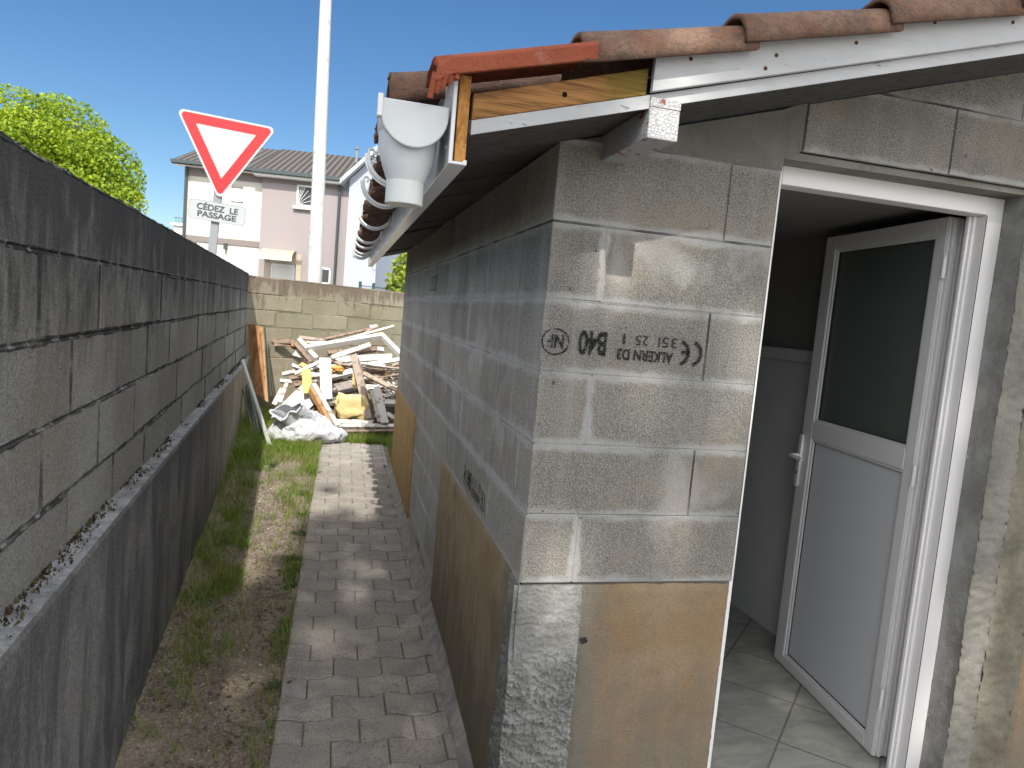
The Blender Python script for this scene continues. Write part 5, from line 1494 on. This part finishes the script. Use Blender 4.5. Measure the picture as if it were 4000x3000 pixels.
# dark rubble bed under the heap so the boards rest on something
mb = MB(); vs = []; nx_, ny_ = 46, 26
for i in range(nx_ + 1):
    for j in range(ny_ + 1):
        x = -.98 + 1.62 * i / nx_; y = 6.12 + 1.45 * j / ny_
        e = min(1, (x + .98) / .32, (y - 6.08) / .55) * (1 if y < 7.1 else max(0, (7.6 - y) / .5))
        h = (.66 + .10 * nz(x*3, y*3)) * max(0, e) ** .8 + .04 * nz(x*13, y*13) + .03 * nz(x*31, y*31)
        vs.append((x, y, gz(x, y) - .02 + max(0, h)))
mb.shape(vs, [(i*(ny_+1)+j, (i+1)*(ny_+1)+j, (i+1)*(ny_+1)+j+1, i*(ny_+1)+j+1) for i in range(nx_) for j in range(ny_)])
tag(mb.build('rubble_bed', smooth_mortar('mixed_rubble', (.10, .075, .055), (.24, .19, .15), 22, .02, .6)), 'brown rubble and splintered wood under the boards', 'rubble', kind='stuff')

# ---- white woven bag
def bag():
    t = empty('rubble_bag', (-.93, 5.42, -.93), 'crumpled white woven rubble bag, half open, in the grass left of the heap', 'bag')
    m = NM('white_woven_plastic', .55, .35)
    m.color(m.mix(m.noise(14, 4), (.50, .52, .57), (.63, .645, .68))); m.bump(m.add(m.mul(m.noise(16, 5, dist=1.2), 2.0), m.mul(m.noise(400, 1), .1)), .018)
    c = at(1185, 1665, 5.55)
    def body(cx_, cy_, cz_, rx_, ry_, rz_, seed, tip=0):
        mb_ = MB(); bm = bmesh.new(); bmesh.ops.create_icosphere(bm, subdivisions=5, radius=1); vs = []
        for v in bm.verts:
            p = v.co.copy()
            fold = abs(nz(p.x*2.4 + seed, p.y*2.4, p.z*1.1)) * .30 + abs(nz(p.x*5 + seed, p.y*5, p.z*2.6)) * .14
            k = 1 + .20 * nz(p.x*1.2, p.y*1.2, p.z*1.2 + seed) - fold + .08
            x = p.x * rx_ * k * (1.15 - .30 * p.z); y = p.y * ry_ * k; z = max(p.z, -.62) * rz_ * k
            if tip and p.x > .2 and p.z < .2: x += tip * (p.x - .2) ** 2
            vs.append((cx_ + x, cy_ + y, cz_ + z))
        mb_.shape(vs, [tuple(v.index for v in f.verts) for f in bm.faces]); bm.free(); return mb_
    gz_ = gz(0, 5.5)
    body(c.x + .01, 5.62, gz_ + .12, .30, .20, .20, 3, .10).build('bag_body', m.mat, t, smooth=True)
    # slumped open neck: a folded tube with a visible dark inside
    mb_ = MB(); n = 48; rows_ = 14; vs = []
    ctr = at(1110, 1606, 5.45)
    axis = Vector((-.45, -.60, .62)).normalized(); a_ = axis.orthogonal().normalized(); b_ = axis.cross(a_)
    a_ = Vector((1, -.2, .18)).normalized(); a_ = (a_ - axis * a_.dot(axis)).normalized(); b_ = axis.cross(a_)
    for q in range(rows_):
        s = q / (rows_ - 1)          # 0 at rim, 1 deep in
        for k in range(n):
            th = 2 * math.pi * k / n
            rr = (1.0 + .16 * math.sin(3*th + 1) + .09 * math.sin(7*th + s*5)) * (1 + .10 * s)
            p = ctr + a_ * math.cos(th) * .155 * rr + b_ * math.sin(th) * .075 * rr - axis * (.18 * s) + Vector((.10 * s, .06 * s, -.04 * s)) + Vector((0, 0, .02 * math.sin(5*th)))
            vs.append(p)
    fs = [(q*n+k, q*n+(k+1) % n, (q+1)*n+(k+1) % n, (q+1)*n+k) for q in range(rows_-1) for k in range(n)]
    mb_.shape(vs, fs); o_ = mb_.build('bag_neck', m.mat, t, smooth=True)
    so = o_.modifiers.new('sol', 'SOLIDIFY'); so.thickness = .006
    mb_ = MB(); ring = [vs[k] * 1.0 for k in range(n)]; mb_.tube(ring + [ring[0]], .010, 7); mb_.build('bag_rim', m.mat, t, smooth=True)
bag()

# ---- things leaning on the dark wall near the corner
def slabq(name, label, cat, pts, mat, th, ny=(0, -1, 0)):
    """thin board through four points (world)"""
    p = [Vector(q) for q in pts]; n_ = (p[1]-p[0]).cross(p[3]-p[0]).normalized()
    mb_ = MB(); mb_.shape([q + n_*th/2 for q in p] + [q - n_*th/2 for q in p], [(0,1,2,3), (7,6,5,4), (0,4,5,1), (1,5,6,2), (2,6,7,3), (3,7,4,0)])
    return tag(mb_.build(name, mat, None, bevel=.001), label, cat)
def v4(x, y): return (900 + x * .4219, 1150 + y * .4219)
def q4(pts): return [at(*v4(x, y), Y) for x, y, Y in pts]
slabq('plywood_sheet', 'reddish brown wooden board standing in the corner against the dark wall', 'board', q4([(168, 285, 6.75), (262, 292, 6.65), (335, 985, 6.25), (215, 900, 6.35)]), raw_wood('red_brown_ply', (.22, .10, .04), (.36, .19, .09), (1, 1, .12), False, 18), .02)
slabq('orange_board', 'narrow bright orange board just right of the brown one', 'board', q4([(268, 300, 6.80), (305, 305, 6.78), (352, 1000, 6.22), (325, 990, 6.22)]), lumber('dull_orange_wood', (.34, .20, .10), (.22, .12, .06), .55), .02)
slabq('glass_pane', 'thin dark glass pane edge leaning beside the orange board', 'pane', q4([(312, 300, 6.86), (322, 300, 6.84), (382, 940, 6.3), (368, 950, 6.3)]), plain('green_glass_edge', (.04, .06, .05), .2, .5), .006)
slabq('grey_board', 'long pale grey panel seen edge on leaning from wall to grass', 'panel', q4([(98, 610, 5.75), (118, 600, 5.80), (375, 1395, 5.22), (352, 1390, 5.20)]), plain('pale_grey_panel', (.40, .41, .39), .6, .3, .1, 5), .02)
for k in range(4):
    x = 110 + 26 * k
    slabq('dark_sheet', ['dark green sheet', 'second dark green sheet', 'third dark sheet', 'innermost dark sheet'][k] + ' stacked under the pale grey panel, counted from the wall', 'sheet', q4([(x, 880 - 30*k, 5.72 + .04*k), (x + 14, 870 - 30*k, 5.78 + .04*k), (x + 120, 1330, 5.36 + .03*k), (x + 100, 1335, 5.34 + .03*k)]), plain('dark_green_sheet%d' % k, [(.05, .07, .06), (.015, .02, .02), (.09, .11, .10), (.012, .014, .014)][k], .35, .5), .008)

# ================================================================== GRASS, WEEDS AND LITTER
GR = leaf_mat('grass_blades', (.10, .19, .018), (.22, .30, .045), (.26, .25, .09))
mb = MB(); r_ = random.Random(101)
def blade(x, y, h, lean, w, rn):
    z = soilz(x, y) if -1.6 < x < .33 else gz(x, y)
    a = r_.uniform(0, 6.283); dx, dy_ = math.cos(a), math.sin(a); px_, py_ = -dy_ * w, dx * w
    p0 = (x - px_, y - py_, z); p1 = (x + px_, y + py_, z)
    m0 = (x + dx*lean*.35 - px_*.7, y + dy_*lean*.35 - py_*.7, z + h*.6); m1 = (x + dx*lean*.35 + px_*.7, y + dy_*lean*.35 + py_*.7, z + h*.6)
    tp_ = (x + dx*lean, y + dy_*lean, z + h)
    mb.face([p0, p1, m1, m0], 0, None, rn); mb.face([m0, m1, tp_], 0, None, rn)
def dens(x, y):
    pl_ = -.672 + .0165 * (y - .5)
    wallx = -1.12 + WS * y
    if x < wallx: return 0
    if pl_ < x < .02 + AK*y and y < 5.6: return 0
    d = max(0, min(1, (y - 4.7) / .5)) * .9
    d += max(0, 1 - abs(x - wallx - .10) / .22) * max(0, min(1, (y - .9) / .5)) * .95
    d += max(0, 1 - (pl_ - x) / .10) * .55 if x < pl_ else 0
    d += .22 * max(0, min(1, (y - 2.6) / .9)) * (1 if x < pl_ else 0)
    d += .07 if y > .6 else .03
    if y > 2.6 and abs(x + .93) < .14: d *= .35 + .65 * max(0, min(1, (y - 4.5)))
    return d * (0.16 + 1.9 * max(0, nz(x*5.5, y*3.5, 4) + .12))
cnt = 0
while cnt < 42000:
    y = r_.random() ** 1.05 * 7.2 - .3; x = r_.uniform(-1.5, .35)
    if r_.random() > dens(x, y): 
        cnt += .02; continue
    f_ = max(.3, min(1, (y - .3) / 3.0)); h = r_.uniform(.018, .062) * (.75 + .7 * f_)
    if y > 5.1 and y < 6.3: h *= r_.uniform(.8, 1.7)
    if x < -1.12 + WS*y + .2 and y > 4.2: h *= 2.0
    blade(x, y, h, r_.uniform(.3, 1.1) * h, r_.uniform(.0012, .0028), r_.random()); cnt += 1
for k in range(15000):      # longer tufts in front of the heap and round the bag
    y = r_.uniform(4.7, 6.25); x = r_.uniform(-1.42, .28)
    if dens(x, y) <= 0 or nz(x*5, y*5, 8) < -.28: continue
    if y < 5.5 and x < -.6 and r_.random() < .6: continue
    h = r_.uniform(.03, .085); blade(x, y, h, r_.uniform(.3, .9) * h, r_.uniform(.0016, .003), r_.random())
tag(mb.build('grass', GR, recalc=False), 'patchy grass along the wall and in front of the heap', 'grass', kind='stuff')
WL = leaf_mat('weed_leaves', (.04, .085, .02), (.09, .15, .035), (.06, .10, .03))
def weed(x, y, s, n, seed, label, cat='weed', group=None):
    mb_ = MB(); r = random.Random(seed); z = soilz(x, y)
    for k in range(n):
        a = r.uniform(0, 6.283); d = Vector((math.cos(a), math.sin(a), r.uniform(.15, .8))).normalized(); c = d.cross(Vector((0, 0, 1))).normalized()
        L = s * r.uniform(.6, 1.2); w = L * r.uniform(.2, .34); b = Vector((x + r.uniform(-.3, .3)*s, y + r.uniform(-.3, .3)*s, z))
        pr2 = [(0, .12), (.3, .7), (.6, 1.0), (.85, .6), (1, 0)]
        vs = []
        for t, ww_ in pr2:
            q = b + d * L * t + Vector((0, 0, -.35 * L * t * t)); vs += [q - c * w * ww_ * .5, q + c * w * ww_ * .5 + Vector((0, 0, .1*w))]
        mb_.shape(vs, [(2*i, 2*i+1, 2*i+3, 2*i+2) for i in range(4)], 0, r.random())
    return tag(mb_.build('weed', WL, recalc=False, smooth=True), label, cat, group)
pale = leaf_mat('thistle_leaves', (.13, .19, .15), (.22, .28, .23), (.10, .15, .12))
w1 = weed(-1.10, 1.78, .085, 20, 5, 'bluish thistle like weed at the foot of the dark wall'); w1.data.materials[0] = pale
weed(-1.13, 2.55, .08, 22, 6, 'broad leaved dark weed at the wall foot beyond the thistle')
weed(-.72, 1.42, .05, 14, 7, 'small weed with pale leaves against the path edge, nearest the camera')
weed(-.70, 2.35, .06, 26, 8, 'bushy dark weed hugging the path edge halfway along')
weed(-.68, 2.8, .06, 26, 9, 'low weed clump at the path edge just before the sunlight')
weed(-.70, 3.7, .07, 22, 10, 'light green weed clump at the sunlit path edge')
weed(-1.0, 4.6, .09, 22, 13, 'weed tuft in the shade below the stacked sheets')
weed(.02, 4.65, .07, 22, 15, 'weed at the far corner of the shed')
weed(-.005, 3.95, .05, 18, 16, 'weed growing from the haunch beside the far plaster')
for k, (wx, wy, wl) in enumerate(((-.675, .95, 'tiny weed lapping over the path edge, lowest in the picture'), (-.68, 1.95, 'spreading weed lapping over the path edge beyond the pale one'), (-.665, 3.2, 'leafy weed at the path edge where the sunlight begins'), (-.62, 4.35, 'weed tuft on the path edge near the grass in the sun'), (-1.10, 3.2, 'leafy weed at the dark wall foot halfway to the heap'), (-1.14, 3.9, 'weed at the dark wall foot just before the stacked sheets'))):
    weed(wx, wy, (.05, .06, .065, .06, .09, .09)[k], 22, 40 + k, wl)
# litter: dead leaves, twigs, pebbles
LIT = lumber('dead_leaf', (.16, .115, .075), (.07, .05, .035), .5)
mb = MB()
for k in range(4200):
    y = r_.uniform(-.2, 4.5); x = r_.uniform(-1.2, -.66) if r_.random() < .86 else r_.uniform(-.66, .0)
    if nz(x*6, y*4, 9) < -.05 and r_.random() < .7: continue
    z = (soilz(x, y) if x < -.67 else gz(x, y)) + .006; s = r_.uniform(.005, .015) if x < -.66 else r_.uniform(.002, .006)
    n_ = Vector((r_.uniform(-.5, .5), r_.uniform(-.5, .5), 1)).normalized(); a = n_.orthogonal().normalized(); a.rotate(Matrix.Rotation(r_.uniform(0, 6.28), 3, n_)); c = n_.cross(a)
    p = Vector((x, y, z)); mb.face([p - a*s, p + c*s*.45, p + a*s, p - c*s*.4], 0 if r_.random() < .8 else 1, None, r_.random())
for k in range(60):
    y = r_.uniform(0, 3.2); x = r_.uniform(-1.15, -.68); a = r_.uniform(0, 3.14); L = r_.uniform(.02, .07); z = soilz(x, y) + .006
    mb.tube([(x, y, z), (x + math.cos(a)*L*.5 + .004, y + math.sin(a)*L*.5, z + .004), (x + math.cos(a)*L, y + math.sin(a)*L, z)], .0014, 5, 1)
tag(mb.build('leaf_litter', [LIT, lumber('pale_dead_leaf', (.28, .23, .16), (.14, .10, .07), .5)], recalc=False), 'dead leaves and twigs scattered on the soil strip', 'leaf litter', kind='stuff')
mb = MB(); ICO = None
bm = bmesh.new(); bmesh.ops.create_icosphere(bm, subdivisions=1, radius=1); iv = [v.co.copy() for v in bm.verts]; fi = [tuple(v.index for v in f.verts) for f in bm.faces]; bm.free()
for k in range(900):
    y = r_.uniform(-.3, 4.6); x = r_.uniform(-1.2, -.67)
    if r_.random() < .35: x, y = r_.gauss(-.93, .09), r_.gauss(3.6, .16)
    if -.67 < x: continue
    s = r_.uniform(.0015, .0042) * (1.5 if r_.random() < .12 else 1); z = soilz(x, y) + s*.4; sc = (r_.uniform(.8, 1.4), r_.uniform(.8, 1.4), r_.uniform(.5, .9))
    mb.shape([(x + v.x*s*sc[0], y + v.y*s*sc[1], z + v.z*s*sc[2]) for v in iv], fi, 0 if r_.random() < .6 else 1)
mbs = mb; mb = MB()
for k in range(420):
    y = r_.uniform(-.2, 4.2); x = r_.uniform(-1.15, -.70)
    if nz(x*5, y*4, 3) < -.1: continue
    s = r_.uniform(.004, .012); z = soilz(x, y) + s*.25
    mb.shape([(x + v.x*s*1.3 * (1 + .4*nz(v.x*2, v.y*2, k)), y + v.y*s * (1 + .4*nz(v.y*2, v.z*2, k)), z + v.z*s*.7) for v in iv], fi)
tag(mb.build('soil_clods', SOIL, recalc=False), 'crumbly clods of earth on the soil strip', 'clods', kind='stuff')
mb = mbs
tag(mb.build('pebbles', [plain('pale_pebble', (.42, .40, .36), .9, .2), plain('grey_pebble', (.22, .20, .18), .9, .2)], recalc=False), 'small pale stones on the soil strip', 'pebbles', kind='stuff')
